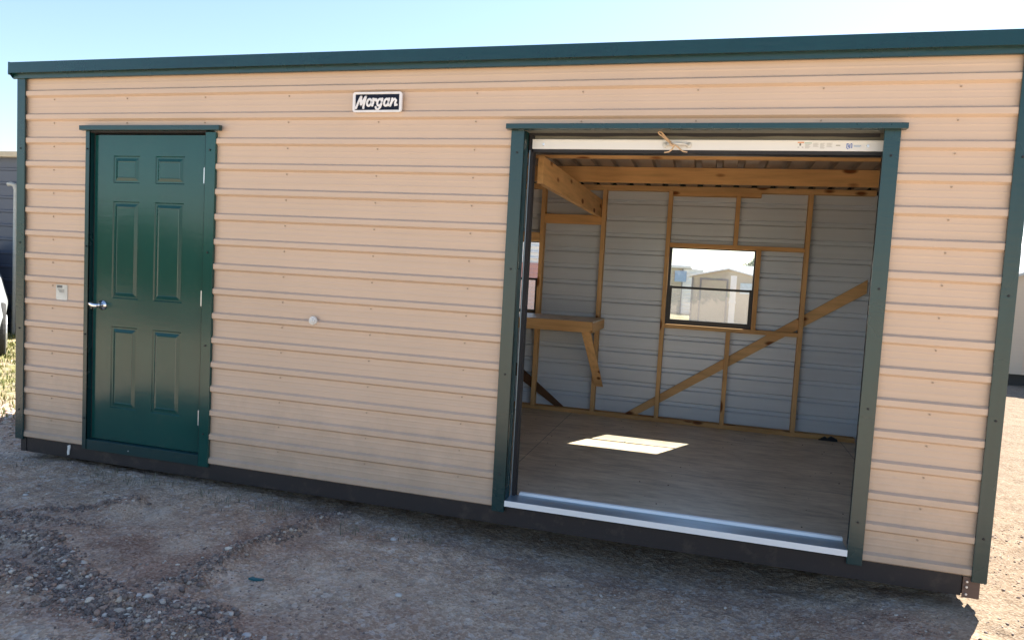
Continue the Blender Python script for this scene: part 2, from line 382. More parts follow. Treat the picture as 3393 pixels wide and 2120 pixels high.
def dist_poly(x, y, pl):
    d = np.full(np.shape(x), 1e9)
    for (ax, ay), (bx, by) in zip(pl[:-1], pl[1:]):
        vx, vy = bx - ax, by - ay; t = np.clip(((x - ax) * vx + (y - ay) * vy) / (vx * vx + vy * vy), 0, 1)
        d = np.minimum(d, np.hypot(x - ax - t * vx, y - ay - t * vy))
    return d
RIDGES = [([(.4, -1.45), (1.64, -1.44), (2.0, -1.46), (2.3, -1.50), (2.56, -1.53), (2.86, -1.53), (3.4, -1.6)], .09, .035, 1.0),
          ([(.3, -1.12), (1.3, -1.14), (1.5, -1.10), (1.8, -1.24), (2.0, -1.34), (2.33, -1.41), (2.8, -1.34)], .06, .028, .9),
          ([(2.40, -1.26), (2.47, -1.14), (2.44, -.85), (2.46, -.63), (2.50, -.45)], .05, .030, .35),
          ([(2.49, -.57), (2.52, -.3), (2.50, -.09), (2.62, .04)], .05, .035, .30),
          ([(1.05, -.85), (1.17, -.78), (1.33, -.64), (1.44, -.40)], .05, .022, .3),
          ([(.6, -.98), (1.0, -.94), (1.35, -.9), (1.6, -.85)], .05, .022, .35)]
RUTS = [([(.2, -1.30), (1.4, -1.27), (1.75, -1.33), (2.2, -1.50), (2.8, -1.62)], .07, .028),
        ([(1.5, -.80), (1.63, -.70), (1.60, -.46), (1.5, -.2)], .09, .02),
        ([(2.6, -1.2), (2.62, -.8), (2.62, -.45), (2.7, -.15)], .10, .018)]
def height(x, y):
    x = np.asarray(x, float); y = np.asarray(y, float)
    h = np.interp(x, [-2, 0, 1.4, 2.6, 3.6, 4.4, 5.2, 5.7, 6.1, 6.6, 9], [-.14, -.122, -.14, -.18, -.24, -.28, -.255, -.185, -.145, -.15, -.20])
    near = np.exp(-np.maximum(0, np.hypot(x - 3, y + .5) - 6) / 8)
    h = h + near * (.055 * fbm(x, y, .9, 4, 3) + .022 * fbm(x, y, 6, 4, 9))
    for pl, wd, ht, g in RIDGES: h = h + ht * np.exp(-(dist_poly(x, y, pl) / wd) ** 2) * (.75 + .9 * fbm(x, y, 9, 2, 21))
    for pl, wd, ht in RUTS: h = h - ht * np.exp(-(dist_poly(x, y, pl) / wd) ** 4)
    # keep the dirt below the shed's base
    under = (x > -.1) & (x < 6.2) & (y > -.12) & (y < 3.2)
    h = np.where(under, np.minimum(h, np.interp(x, [0, 1.4, 2.6, 3.6, 4.4, 5.2, 5.8, 6.2], [-.118, -.14, -.19, -.26, -.31, -.28, -.17, -.14])), h)
    far = np.clip((np.hypot(x - 3, y) - 60) / 400, 0, 1)
    return h - far * 2.0
def axis(segs):
    a = []
    for lo, hi, st in segs: a += list(np.arange(lo, hi, st))
    return a
def grow(start, sign, st, lim):
    o = []; x = start
    while abs(x) < lim: st *= 1.18; x += sign * st; o.append(x)
    return o
gx = sorted(grow(-3.0, -1, .06, 900)) + axis([(-3.0, .2, .05), (.2, 6.8, .018), (6.8, 12, .08)]) ; gx += grow(gx[-1], 1, .1, 900)
gy = sorted(grow(-3.0, -1, .06, 900)) + axis([(-3.0, -2.0, .05), (-2.0, .5, .016), (.5, 3.4, .05), (3.4, 12, .1)]); gy += grow(gy[-1], 1, .12, 900)
gx = np.array(gx); gy = np.array(gy)
GX, GY = np.meshgrid(gx, gy); GZ = height(GX, GY)
GZ = GZ + np.where((GX > -3) & (GX < 9) & (GY > -3) & (GY < 3), .006 * fbm(GX, GY, 32, 3, 40), 0)
nx, ny = len(gx), len(gy)
me = bpy.data.meshes.new('ground'); 
verts = np.stack([GX.ravel(), GY.ravel(), GZ.ravel()], 1)
idx = np.arange(nx * ny).reshape(ny, nx)
quads = np.stack([idx[:-1, :-1], idx[:-1, 1:], idx[1:, 1:], idx[1:, :-1]], -1).reshape(-1, 4)
def fill(me, verts, quads, k):
    me.vertices.add(len(verts)); me.vertices.foreach_set('co', verts.astype(np.float32).ravel())
    me.loops.add(quads.size); me.loops.foreach_set('vertex_index', quads.astype(np.int32).ravel())
    me.polygons.add(len(quads)); me.polygons.foreach_set('loop_start', np.arange(0, quads.size, k, dtype=np.int32))
    me.update(calc_edges=True); me.validate()
fill(me, verts, quads, 4); me.shade_smooth(); me.materials.append(MAT['ground'])
def blobs(lst, x, y):
    o = np.zeros(np.shape(x))
    for (bx, by, rx, ry, a) in lst: o = np.maximum(o, a * np.exp(-(((x - bx) / rx) ** 2 + ((y - by) / ry) ** 2) ** 1.5))
    return o
DAMP = [(2.15, -1.02, .34, .20, 1), (1.8, -.98, .4, .16, .95), (1.0, -1.15, .7, .25, .8), (2.4, -1.5, .7, .2, .9), (2.95, -1.35, .22, .14, 1), (3.2, -1.30, .2, .12, .8), (2.6, -1.38, .3, .10, .8), (1.2, -1.40, .5, .12, .7),
        (2.46, -.9, .07, .3, .8), (2.48, -.55, .08, .25, .8), (2.58, -.15, .14, .16, .8), (2.75, -.62, .12, .25, .35), (1.3, -.75, .25, .08, .5), (5.6, -.15, .5, .18, .7), (4.4, -.05, .9, .12, .5), (3.5, -1.0, .2, .1, .4)]
PALE = [(2.95, -.9, .3, .25, .9), (2.2, -.72, .22, .22, .9), (3.4, -.85, .35, .25, .7), (1.75, -.55, .35, .14, .7), (3.9, -.7, .4, .25, .5), (1.9, -1.42, .35, .03, .6), (2.85, -.45, .3, .12, .6), (1.5, -1.22, .3, .03, .5)]
wx = GX + .22 * fbm(GX, GY, 2.2, 4, 90); wy = GY + .22 * fbm(GX, GY, 2.2, 4, 95)
dmp = blobs(DAMP, wx, wy)
for pl, wd, ht, g_ in RIDGES: dmp = np.maximum(dmp, min(1, .45 + g_ * .5) * np.exp(-(dist_poly(GX, GY, pl) / (wd * 1.5)) ** 2))
dmp = np.clip(dmp * (1 + 1.1 * fbm(GX, GY, 7, 3, 33)), 0, 1); pal = np.clip(blobs(PALE, wx, wy) * (1 + 1.0 * fbm(GX, GY, 6, 3, 34)), 0, 1)
for nm_, arr in (('damp', dmp), ('pale', pal)):
    at = me.attributes.new(nm_, 'FLOAT', 'POINT'); at.data.foreach_set('value', arr.ravel().astype(np.float32))
g = bpy.data.objects.new('ground', me); C.objects.link(g); kind(g, 'structure')

# gravel: small stones scattered, thick along the tyre-thrown ridges
ico = bmesh.new(); bmesh.ops.create_icosphere(ico, subdivisions=1, radius=1); ico.verts.ensure_lookup_table()
IV = np.array([v.co[:] for v in ico.verts]); IF = np.array([[v.index for v in f.verts] for f in ico.faces]); ico.free()
def scatter_stones(name, pts, sizes, seed, mat='gravel', tint=None):
    r = np.random.default_rng(seed); n = len(pts)
    ang = r.uniform(0, 6.28, n); fl = np.stack([r.uniform(.8, 1.4, n), r.uniform(.6, 1.0, n), r.uniform(.4, .8, n)], 1)
    V = IV[None] * (1 + r.uniform(-.22, .22, (n, len(IV), 1))) * fl[:, None] * sizes[:, None, None]
    ca, sa = np.cos(ang)[:, None], np.sin(ang)[:, None]
    X = V[..., 0] * ca - V[..., 1] * sa; Y = V[..., 0] * sa + V[..., 1] * ca
    z = height(pts[:, 0], pts[:, 1]) + sizes * r.uniform(-.05, .35, n)
    V = np.stack([X + pts[:, :1], Y + pts[:, 1:2], V[..., 2] + z[:, None]], -1).reshape(-1, 3)
    F = (IF[None] + (np.arange(n) * len(IV))[:, None, None]).reshape(-1, 3)
    me = bpy.data.meshes.new(name); fill(me, V, F, 3); me.materials.append(MAT[mat])
    t = np.repeat(r.uniform(0, 1, n) if tint is None else tint, len(IF))
    at = me.attributes.new('tint', 'FLOAT', 'FACE'); at.data.foreach_set('value', t.astype(np.float32))
    o = bpy.data.objects.new(name, me); C.objects.link(o); return o
P, S_ = [], []
n = 120000
cx_ = RNG.uniform(-1.2, 7.2, n); cy_ = RNG.uniform(-1.95, 1.6, n)
dens = .06 + .30 * np.clip(fbm(cx_, cy_, 1.6, 3, 77) + .35, 0, 1) ** 2
rid = np.zeros(n)
for pl, wd, ht, g_ in RIDGES: rid = np.maximum(rid, g_ * np.exp(-(dist_poly(cx_, cy_, pl) / (wd * 1.25)) ** 2))
keep = RNG.uniform(0, 1, n) < dens * .8
keep &= ~((cx_ > -.05) & (cx_ < 6.15) & (cy_ > .03))
sz = RNG.lognormal(math.log(.0042), .45, n)
P.append(np.stack([cx_, cy_], 1)[keep]); S_.append(np.clip(sz[keep], .002, .013)); T_ = [RNG.uniform(.1, 1, int(keep.sum()))]
for pl, wd, ht, g_ in RIDGES:
    L_ = sum(math.dist(a, b) for a, b in zip(pl[:-1], pl[1:])); m_ = int(L_ * 1700 * g_)
    t = RNG.uniform(0, 1, m_); seg = np.array([math.dist(a, b) for a, b in zip(pl[:-1], pl[1:])]); cum = np.concatenate([[0], np.cumsum(seg)]) / seg.sum()
    px = np.interp(t, cum, [a[0] for a in pl]); py = np.interp(t, cum, [a[1] for a in pl])
    q = np.stack([px + RNG.normal(0, wd * .6, m_), py + RNG.normal(0, wd * .6, m_)], 1)
    P.append(q); S_.append(np.clip(RNG.lognormal(math.log(.0070), .45, m_), .003, .022)); T_.append(RNG.uniform(0, 1, m_) ** 1.7)
P = np.concatenate(P); S_ = np.concatenate(S_)
o = scatter_stones('gravel', P, S_, 5, tint=np.concatenate(T_)); kind(o, 'stuff')
o['label'] = 'loose gravel and pebbles strewn over the rutted dirt'

q = np.stack([RNG.normal(-.9, .45, 500), RNG.normal(.75, .13, 500)], 1)
o = scatter_stones('pale_gravel', q, np.clip(RNG.lognormal(math.log(.016), .4, 500), .008, .035), 8, tint=RNG.uniform(.6, 1, 500)); kind(o, 'stuff'); o['label'] = 'row of pale gravel in the sun left of the shed'
# a few larger pale stones that stand out
STONES = [((2.98, -1.45), .017, 'white stone at the bottom edge of the photo in front of the plain wall'),
          ((3.06, -1.45), .014, 'small white stone just right of a bigger one at the bottom edge'),
          ((.83, -.62), .014, 'single white pebble in the dirt below the left corner of the shed'),
          ((3.36, -.80), .016, 'pale stone in the dirt below the tan wall, nearest the middle'),
          ((2.39, -1.40), .015, 'cream stone on top of the dark gravel ridge at lower left'),
          ((3.05, -.20), .016, 'flat pale stone closest to the shadow under the shed')]
for (x, y), r_, lab in STONES:
    b = bmesh.new(); bmesh.ops.create_icosphere(b, subdivisions=2, radius=r_)
    for v in b.verts:
        v.co *= 1 + random.uniform(-.12, .12); v.co.z *= .6; v.co.x *= 1.25
    me = bpy.data.meshes.new('stone'); b.to_mesh(me); b.free(); me.materials.append(MAT['stone']); me.shade_smooth()
    o = bpy.data.objects.new('stone', me); C.objects.link(o); o.location = (x, y, float(height(x, y)) + r_ * .35)
    tag(o, lab, 'stone', 'pale stones in the dirt')
b = MB(); b.prism([(-.035, -.006), (-.01, -.012), (.03, -.004), (.036, .006), (.0, .004), (-.02, .011)], 'z', 0, .008)
o = b.build('scrap', 'scrap'); o.location = (2.69, -.98, float(height(2.69, -.98)) + .004); o.rotation_euler = (.15, .1, .3)
tag(o, 'small dark teal scrap lying on the dirt', 'scrap')

# grass
def blades(name, pts, hmin, hmax, seed, mat, wd=.006):
    r = np.random.default_rng(seed); n = len(pts)
    h = r.uniform(hmin, hmax, n); a = r.uniform(0, 6.28, n); le = r.uniform(.1, .7, n) * h; wv = wd * r.uniform(.6, 1.3, n)
    z = height(pts[:, 0], pts[:, 1]) - .005
    dx, dy = np.cos(a), np.sin(a); b0 = np.stack([pts[:, 0] - dy * wv, pts[:, 1] + dx * wv, z], 1); b1 = np.stack([pts[:, 0] + dy * wv, pts[:, 1] - dx * wv, z], 1)
    m0 = np.stack([pts[:, 0] + dx * le * .35 + dy * wv * .7, pts[:, 1] + dy * le * .35 - dx * wv * .7, z + h * .6], 1)
    m1 = np.stack([pts[:, 0] + dx * le * .35 - dy * wv * .7, pts[:, 1] + dy * le * .35 + dx * wv * .7, z + h * .6], 1)
    tp = np.stack([pts[:, 0] + dx * le, pts[:, 1] + dy * le, z + h], 1)
    V = np.stack([b0, b1, m0, m1, tp, tp + 1e-4], 1).reshape(-1, 3); k = (np.arange(n) * 6)[:, None]
    F = np.concatenate([k + np.array([[0, 1, 2, 3]]), k + np.array([[3, 2, 4, 5]])], 1).reshape(-1, 4)
    me = bpy.data.meshes.new(name); fill(me, V, F, 4); me.materials.append(MAT[mat])
    at = me.attributes.new('tint', 'FLOAT', 'FACE'); at.data.foreach_set('value', np.repeat(r.uniform(0, 1, n), 2).astype(np.float32))
    o = bpy.data.objects.new(name, me); C.objects.link(o); return kind(o, 'stuff')
n = 34000; q = np.stack([RNG.uniform(-7, -.5, n), RNG.uniform(.5, 6.2, n)], 1)
q = q[(fbm(q[:, 0], q[:, 1], 2.5, 3, 60) > -.12) & (RNG.uniform(0, 1, n) < np.clip((q[:, 1] - .3) / 1.6, .12, 1))]
o = blades('grass', q, .015, .075, 3, 'grass'); o['label'] = 'dry yellow green grass left of the shed'
n = 1100; q = np.stack([RNG.uniform(.25, 3.3, n), RNG.normal(-.10, .09, n)], 1); q = q[(q[:, 1] < -.01) & (fbm(q[:, 0], q[:, 1], 4, 2, 61) > -.05)]
o = blades('weeds', q, .01, .05, 4, 'weed', .0022); o['label'] = 'thin shaded weeds along the foot of the shed'

# ------------------------------------------------------------------ the shed
F0 = 3.05 - .10; W_ = 6.096; D_ = 3.05; P_ = .1587; ZT = 2.386     # width, depth, rib pitch, lower edge of the top rib
shed = thing('metal_shed', (0, 0, 0), 'long tan ribbed metal shed with dark green trim, walk door and open roll-up door', 'shed')

def rib_profile(z0, z1, depth=.019, flat=0.0, sgn=1, shift=0.0, beads=True):
    """(offset, z) from z0 to z1; flats at +depth (inward), crests at 0."""
    pts = []
    for k in range(20, -3, -1):
        z = ZT - k * P_
        a = [(1, z - .009), (0, z + .004), (0, z + .033), (1, z + .045)]
        # two shallow stiffening beads on the flat above
        for c in ((z + .082, z + .117) if beads else ()): a += [(1, c - .008), (.94, c), (1, c + .008)]
        pts += a
    def at(zq):
        for (d0, a0), (d1, a1) in zip(pts[:-1], pts[1:]):
            if a0 <= zq <= a1: return d0 + (d1 - d0) * (zq - a0) / (a1 - a0)
        return 1
    out = [(at(z0), z0)] + [p for p in pts if z0 < p[1] < z1] + [(at(z1), z1)]
    return [(flat + sgn * depth * d + shift, z) for d, z in out]
def wall_x(name, regions, y_out, sgn, mat, shift=0., label=None):
    m = MB(); m.open = True
    for (x0, x1, z0, z1) in regions: m.sheet(rib_profile(z0, z1, flat=y_out, sgn=sgn, shift=shift, beads=(mat == 'siding')), 'x', x0, x1)
    return m.build(name, mat, shed, label=label)
DL0, DL1, DR0, DR1 = .594, .628, 1.545, 1.6216      # walk-door trims
OL0, OL1, OR0, OR1 = 3.5713, 3.6475, 5.4665, 5.5391  # roll-up opening trims
front = [(.05, DL0 + .015, 0, 2.53), (DL0 + .015, DR1 - .015, 2.155, 2.53), (DR1 - .015, OL0 + .02, 0, 2.53),
         (OL0 + .02, OR1 - .02, 2.155, 2.53), (OR1 - .02, 6.06, 0, 2.53)]
wall_x('front_wall', front, 0, 1, 'siding')
inner = [(.05, DL0 + .03, 0, 2.36), (DL0 + .03, DR1 - .03, 2.155, 2.36), (DR1 - .03, OL0 + .03, 0, 2.36),
         (OL0 + .03, OR1 - .03, 2.155, 2.36), (OR1 - .03, 6.06, 0, 2.36)]
wall_x('front_wall_lining', inner, 0, 1, 'liner', .003)
WX0, WX1, WZ0, WZ1 = 4.305, 5.082, .95, 1.675
VX0, VX1 = 2.27, 3.045
back = [(.03, VX0, -.02, 2.4), (VX0, VX1, -.02, WZ0), (VX0, VX1, WZ1, 2.4), (VX1, WX0, -.02, 2.4),
        (WX0, WX1, -.02, WZ0), (WX0, WX1, WZ1, 2.4), (WX1, 6.064, -.02, 2.4)]
wall_x('rear_wall', back, D_ + .02, -1, 'siding')
wall_x('rear_wall_lining', back, D_ + .02, -1, 'liner', -.003)
for nm, xo, sg in (('left_end_wall', .0, 1), ('right_end_wall', W_, -1)):
    for suf, mt, sh in (('', 'siding', 0), ('_lining', 'liner', .003 * sg)):
        m = MB(); m.open = True; pr = rib_profile(-.02, 2.53, flat=xo + .012 * sg, sgn=sg, shift=sh) if not suf else [(xo + .031 * sg, -.02), (xo + .031 * sg, 2.53)]
        m.sheet(pr, 'y', .03, D_ + (.045 if suf else 0)); m.build(nm + suf, mt, shed)
# roof
def roofz(y): return 2.325 - .03 * y
m = MB(); m.open = True; prof = []
x = .02
while x < 6.08:
    prof += [(x, 0), (x + .050, 0), (x + .056, .032), (x + .102, .032), (x + .108, 0)]; x += P_
vs = []
for y in (.03, 3.05):
    for (u, dz) in prof: vs.append((u, y, roofz(y) + dz))
k = len(prof); m.add(vs, [(i, i + 1, k + i + 1, k + i) for i in range(k - 1)]); m.build('ceiling_sheet', 'ceiling', shed)
m = MB(); m.hexa([(-.02, -.05, 2.545), (6.12, -.05, 2.545), (6.12, 3.14, 2.36), (-.02, 3.14, 2.36), (-.02, -.05, 2.595), (6.12, -.05, 2.595), (6.12, 3.14, 2.47), (-.02, 3.14, 2.47)])
m.box(.02, 6.08, .03, .05, 2.33, 2.54); m.box(.02, 6.08, 3.042, 3.047, 2.20, 2.37)
m.build('roof', 'trim', shed)
m = MB(); m.prism([(-.055, 2.530), (-.052, 2.602), (-.03, 2.606), (-.03, 2.599), (-.0505, 2.597), (-.0515, 2.534), (-.02, 2.540), (-.0185, 2.502), (-.008, 2.499), (-.008, 2.535)], 'x', -.028, 6.135)
m.build('fascia', 'trim', shed)
for x0 in (-.03, 6.125):
    MB().hexa([(x0, -.052, 2.52), (x0 + .012, -.052, 2.52), (x0 + .012, 3.15, 2.40), (x0, 3.15, 2.40), (x0, -.052, 2.605), (x0 + .012, -.052, 2.605), (x0 + .012, 3.15, 2.48), (x0, 3.15, 2.48)]).build('side_fascia', 'trim', shed)
# corner trims (L-section)
def ltrim(name, x0, x1, z0, z1, side, yf=-.008, ret=.06):
    m = MB()
    if side < 0: m.prism([(x0, yf), (x1, yf), (x1, yf + .012), (x1 - .004, yf + .012), (x1 - .004, yf + .003), (x0 + .003, yf + .003), (x0 + .003, yf + ret), (x0, yf + ret)], 'z', z0, z1)
    else: m.prism([(x0, yf), (x1, yf), (x1, yf + ret), (x1 - .003, yf + ret), (x1 - .003, yf + .003), (x0 + .004, yf + .003), (x0 + .004, yf + .012), (x0, yf + .012)], 'z', z0, z1)
    return m.build(name, 'trim', shed, bevel=.0012)
ltrim('corner_trim', 0, .0695, -.012, 2.515, -1); ltrim('corner_trim', 6.0294, 6.096, -.02, 2.515, 1)
for x0, s in ((0, 1), (6.03, 1)): MB().box(x0, x0 + .066, 3.074, 3.078, -.02, 2.37).build('corner_trim', 'trim', shed)
# skirt, skids
m = MB(); m.box(.085, 5.996, .012, .034, -.102, .004); m.build('skirt_board', 'skirt', shed, bevel=.002)
MB().box(.036, .083, .008, .05, -.100, .0).build('skirt_end', 'skirt', shed)
m = MB(); m.box(5.998, 6.073, .006, .010, -.106, -.002); m.box(6.070, 6.073, .010, .12, -.106, -.002); br = m.build('skirt_bracket', 'bracket', shed, label='brown steel bracket with three screws')
for z in (-.025, -.052, -.088): MB().cyl((6.015, .006, z), (6.015, .000, z), .0055, 8).build('screw', 'hinge', br)
m = MB(); m.box(.05, 6.05, 3.0, 3.04, -.10, .0); m.box(.04, .07, .06, 3.0, -.10, 0); m.box(6.03, 6.06, .13, 3.0, -.10, 0); m.build('rim_board', 'skirt', shed)
MB().box(5.88, 6.02, .25, 3.0, -.30, -.101).build('skid', 'skid', shed)  # added blocker, keeps sun from passing under the right end
for y0 in (1.2, 1.8, 2.62): MB().box(.1, 5.87, y0, y0 + .09, -.40, -.10).build('skid', 'skid', shed)
# floor
MB().box(.05, 6.05, .035, 3.03, -.012, .010).build('floor', 'plywood', shed)
m = MB()
for i in range(15): m.box(.1 + i * .42, .138 + i * .42, .04, 3.0, -.10, -.014)
m.build('floor_joists', 'dark_pine', shed)
# panel screws
m = MB(); m.open = False
for k in range(0, 15):
    z = ZT - k * P_ - .022
    for x in [.30 + .6096 * j for j in range(10)]:
        if any(a[0] + .01 < x < a[1] - .01 and a[2] < z < a[3] for a in front):
            if not any(a - .03 < x < b + .03 for a, b in ((DL0, DR1), (OL0, OR1))) or z > 2.2:
                m.cyl((x, .019, z), (x, .0135, z), .0045, 6)
m.build('siding_screws', 'screwtan', shed)['kind'] = 'stuff'

# nothing but trims and doors from here: walk-door
ltrim('door_trim', DL0, DL1, -.015, 2.150, -1, -.006, .02)
MB().box(DL1 - .003, DL1, -.006, .052, -.012, 2.150).build('door_jamb', 'trim', shed)
dtr = ltrim('door_trim', DR0, DR1, -.018, 2.142, 1, -.006, .02); dtr.data.materials[0] = MAT['door']
MB().box(DR0, DR0 + .003, -.006, .03, -.01, 2.142).build('door_jamb', 'trim', shed)
m = MB(); m.prism([(-.034, 2.150), (-.034, 2.180), (.0, 2.184), (.0, 2.150)], 'x', .566, 1.665); m.build('door_drip_cap', 'trim', shed, bevel=.002)
MB().box(DL1, .6395, .034, .07, .0, 2.14).build('door_gap_shade', 'rubber', shed)  # black backing strip in place of the shadow gap beside the slab
MB().box(DL1, DR0, .0, .07, 2.140, 2.1495).build('door_head', 'rubber', shed)
m = MB(); m.box(DL1, DR0, -.002, .02, -.018, .052); m.prism([(-.004, .052), (.05, .058), (.05, .048), (-.004, .046)], 'x', DL1, DR0); sl = m.build('door_sill', 'trim', shed, bevel=.001)
m = MB(); m.cyl((.985, -.002, .012), (.985, -.006, .012), .004, 8); m.build('screw', 'hinge', sl)
# door slab with six raised panels, made as one sheet of nested frames
door = None
def door_slab():
    y0, x0, x1, z0, z1 = .030, .640, 1.532, .060, 2.128
    pan = []
    for (a, b) in ((.792, 1.008), (1.132, 1.362)):
        for (c, d) in ((1.812, 1.992), (1.038, 1.690), (.286, .846)): pan.append((a, b, c, d))
    xs = sorted({x0, x1} | {p[0] for p in pan} | {p[1] for p in pan}); zs = sorted({z0, z1} | {p[2] for p in pan} | {p[3] for p in pan})
    m = MB()
    for i in range(len(xs) - 1):
        for j in range(len(zs) - 1):
            q = (xs[i], xs[i + 1], zs[j], zs[j + 1])
            if any(abs(q[0] - p[0]) < 1e-6 and abs(q[2] - p[2]) < 1e-6 for p in pan):
                rings = [(0, 0), (.006, .007), (.016, .007), (.036, -.001), (.040, .0005)]
                prev = None
                for (ins, dy) in rings:
                    cur = [(q[0] + ins, y0 + dy, q[2] + ins), (q[1] - ins, y0 + dy, q[2] + ins), (q[1] - ins, y0 + dy, q[3] - ins), (q[0] + ins, y0 + dy, q[3] - ins)]
                    if prev:
                        for k in range(4): m.add([prev[k], prev[(k + 1) % 4], cur[(k + 1) % 4], cur[k]], [(0, 1, 2, 3)])
                    prev = cur
                m.add(prev, [(0, 1, 2, 3)])
            else: m.add([(q[0], y0, q[2]), (q[1], y0, q[2]), (q[1], y0, q[3]), (q[0], y0, q[3])], [(0, 1, 2, 3)])
    m.box(x0, x1, y0 + .012, y0 + .044, z0, z1)
    for (a, b, c, d) in ((x0, x0, z0, z1), (x1, x1, z0, z1)): m.add([(a, y0, c), (a, y0 + .012, c), (a, y0 + .012, d), (a, y0, d)], [(0, 1, 2, 3)])
    m.open = True
    o = m.build('walk_door', 'door', shed)
    bm = bmesh.new(); bm.from_mesh(o.data); bmesh.ops.remove_doubles(bm, verts=bm.verts, dist=1e-5); bmesh.ops.recalc_face_normals(bm, faces=bm.faces); bm.to_mesh(o.data); bm.free()
    return o
door = door_slab()
for z in (1.872, 1.080, .292):
    m = MB(); m.cyl((1.5375, .016, z - .060), (1.5375, .016, z + .060), .0085, 12); m.cyl((1.5375, .016, z + .060), (1.5375, .016, z + .068), .006, 10, .003)
    m.cyl((1.5375, .016, z - .060), (1.5375, .016, z - .068), .006, 10, .003); m.box(1.512, 1.537, .026, .0295, z - .050, z + .050)
    m.build('hinge', 'hinge', door, smooth=False)
m = MB(); m.cyl((.722, .030, .985), (.722, .022, .985), .033, 28); m.cyl((.722, .022, .985), (.722, -.022, .985), .013, 14)
m.tube([(.730, -.026, .984), (.712, -.028, .983), (.690, -.027, .986), (.668, -.024, .991), (.652, -.020, .993)], [.013, .012, .011, .010, .007], 12, (1, .8, 1.15))
hd = m.build('handle', 'chrome', door, smooth=True)
m = MB(); m.cyl((.646, .029, 1.10), (.646, .022, 1.10), .0, 6) if False else m.box(.6305, .636, .010, .028, .955, 1.005)
m.build('latch_plate', 'chrome', door)

# roll-up opening
ltrim('opening_trim', OL0, OL1, -.02, 2.152, -1, -.012, .02)
MB().box(OL1 - .003, OL1, -.012, .085, -.008, 2.152).build('opening_jamb', 'trim', shed)
ltrim('opening_trim', OR0, OR1, -.02, 2.160, 1, -.012, .02)
MB().box(5.498, 5.501, -.006, .085, .0, 2.153).build('opening_jamb', 'trim', shed)
m = MB(); m.prism([(-.050, 2.153), (-.050, 2.181), (.0, 2.188), (.0, 2.153)], 'x', 3.548, 5.562); m.build('opening_drip_cap', 'trim', shed, bevel=.002)
MB().box(OL1, 5.497, .0, .085, 2.155, 2.160).build('opening_head', 'grey', shed)
# head seal: slightly wavy rubber lip
m = MB(); n = 60; up_, lo_ = [], []
for i in range(n + 1):
    x = OL1 + (OR0 - OL1) * i / n; up_.append((x, 2.156)); lo_.append((x, 2.139 + .0022 * math.sin(x * 9) + .0012 * math.sin(x * 23)))
m.prism(lo_ + up_[::-1], 'y', .084, .088); m.build('head_seal', 'rubber', shed)
roll = None
m = MB(); m.cyl((3.60, .30, 2.200), (5.52, .30, 2.200), .128, 40); roll = m.build('roll_up_door', 'black', shed, smooth=False, label='rolled up dark door coil above the opening')
m = MB(); m.box(3.664, 5.492, .112, .118, 2.115, 2.24); m.build('door_curtain', 'grey', roll)
m = MB(); m.box(3.668, 5.492, .094, .112, 2.068, 2.122); m.box(3.668, 5.492, .090, .094, 2.113, 2.122); bbar = m.build('bottom_bar', 'white', roll, bevel=.002)
MB().box(3.668, 5.492, .096, .118, 2.050, 2.0675).build('bottom_seal', 'rubber', roll)
# handle on the bar
m = MB(); hx = 4.475
for dx in (-.062, .062):
    m.cyl((hx + dx, .094, 2.093), (hx + dx, .089, 2.093), .016, 20); m.cyl((hx + dx, .089, 2.093), (hx + dx, .086, 2.093), .007, 10)
m.tube([(hx - .055, .086, 2.093), (hx - .042, .066, 2.094), (hx - .02, .060, 2.095), (hx + .02, .060, 2.095), (hx + .042, .066, 2.094), (hx + .055, .086, 2.093)], [.004, .006, .008, .008, .006, .004], 10)
m.build('pull_handle', 'plastic', bbar, smooth=True)
for x in (3.735, 5.415): MB().cyl((x, .094, 2.094), (x, .086, 2.094), .009, 12, .006).build('screw', 'hinge', bbar)
def strip(mat, items, nm):
    m = MB()
    for (x0, x1, z0, z1) in items: m.box(x0, x1, .0925, .0937, z0, z1)
    return m.build(nm, mat, bbar)
X0 = 5.080
strip('orange', [(X0 + .003, X0 + .034, 2.108, 2.1135)], 'warning_label'); strip('ink', [(X0 + .012, X0 + .020, 2.094, 2.106), (X0 + .004, X0 + .012, 2.085, 2.087), (X0 + .024, X0 + .032, 2.085, 2.087)], 'warning_symbol')
strip('greenink', [(X0 + .037, X0 + .072, 2.106, 2.109)], 'instruction_label')
strip('paleink', [(X0 + .040 + 0 * i, X0 + .066 - .004 * (i % 3), 2.100 - .0038 * i, 2.1016 - .0038 * i) for i in range(6)] +
      [(X0 + .078, X0 + .104 - .005 * (i % 2), 2.106 - .0042 * i, 2.1076 - .0042 * i) for i in range(5)] +
      [(X0 + .112, X0 + .134 - .003 * (i % 3), 2.106 - .0036 * i, 2.1074 - .0036 * i) for i in range(8)] +
      [(X0 + .142, X0 + .170 - .006 * (i % 2), 2.106 - .0046 * i, 2.1076 - .0046 * i) for i in range(5)], 'fine_print')
strip('ink', [(X0 + .186, X0 + .207, 2.095, 2.098)], 'dark_mark')
strip('blueink', [(X0 + .236, X0 + .240, 2.082, 2.106), (X0 + .240, X0 + .246, 2.102, 2.106), (X0 + .244, X0 + .248, 2.086, 2.100), (X0 + .250, X0 + .254, 2.082, 2.104), (X0 + .256, X0 + .262, 2.102, 2.107), (X0 + .259, X0 + .263, 2.083, 2.102), (X0 + .240, X0 + .246, 2.078, 2.082)], 'blue_logo')
strip('cyanink', [(X0 + .270, X0 + .304, 2.096, 2.0975), (X0 + .270, X0 + .306, 2.0925, 2.094), (X0 + .272, X0 + .300, 2.089, 2.0905)], 'blue_text')
# guides
MB().box(3.6545, 3.659, .088, .094, .03, 2.06).build('door_guide', 'galv', shed)
MB().box(3.650, 3.676, .096, .16, .03, 2.30).build('door_track', 'rubber', shed)
MB().box(5.494, 5.510, .096, .16, .03, 2.30).build('door_track', 'rubber', shed)
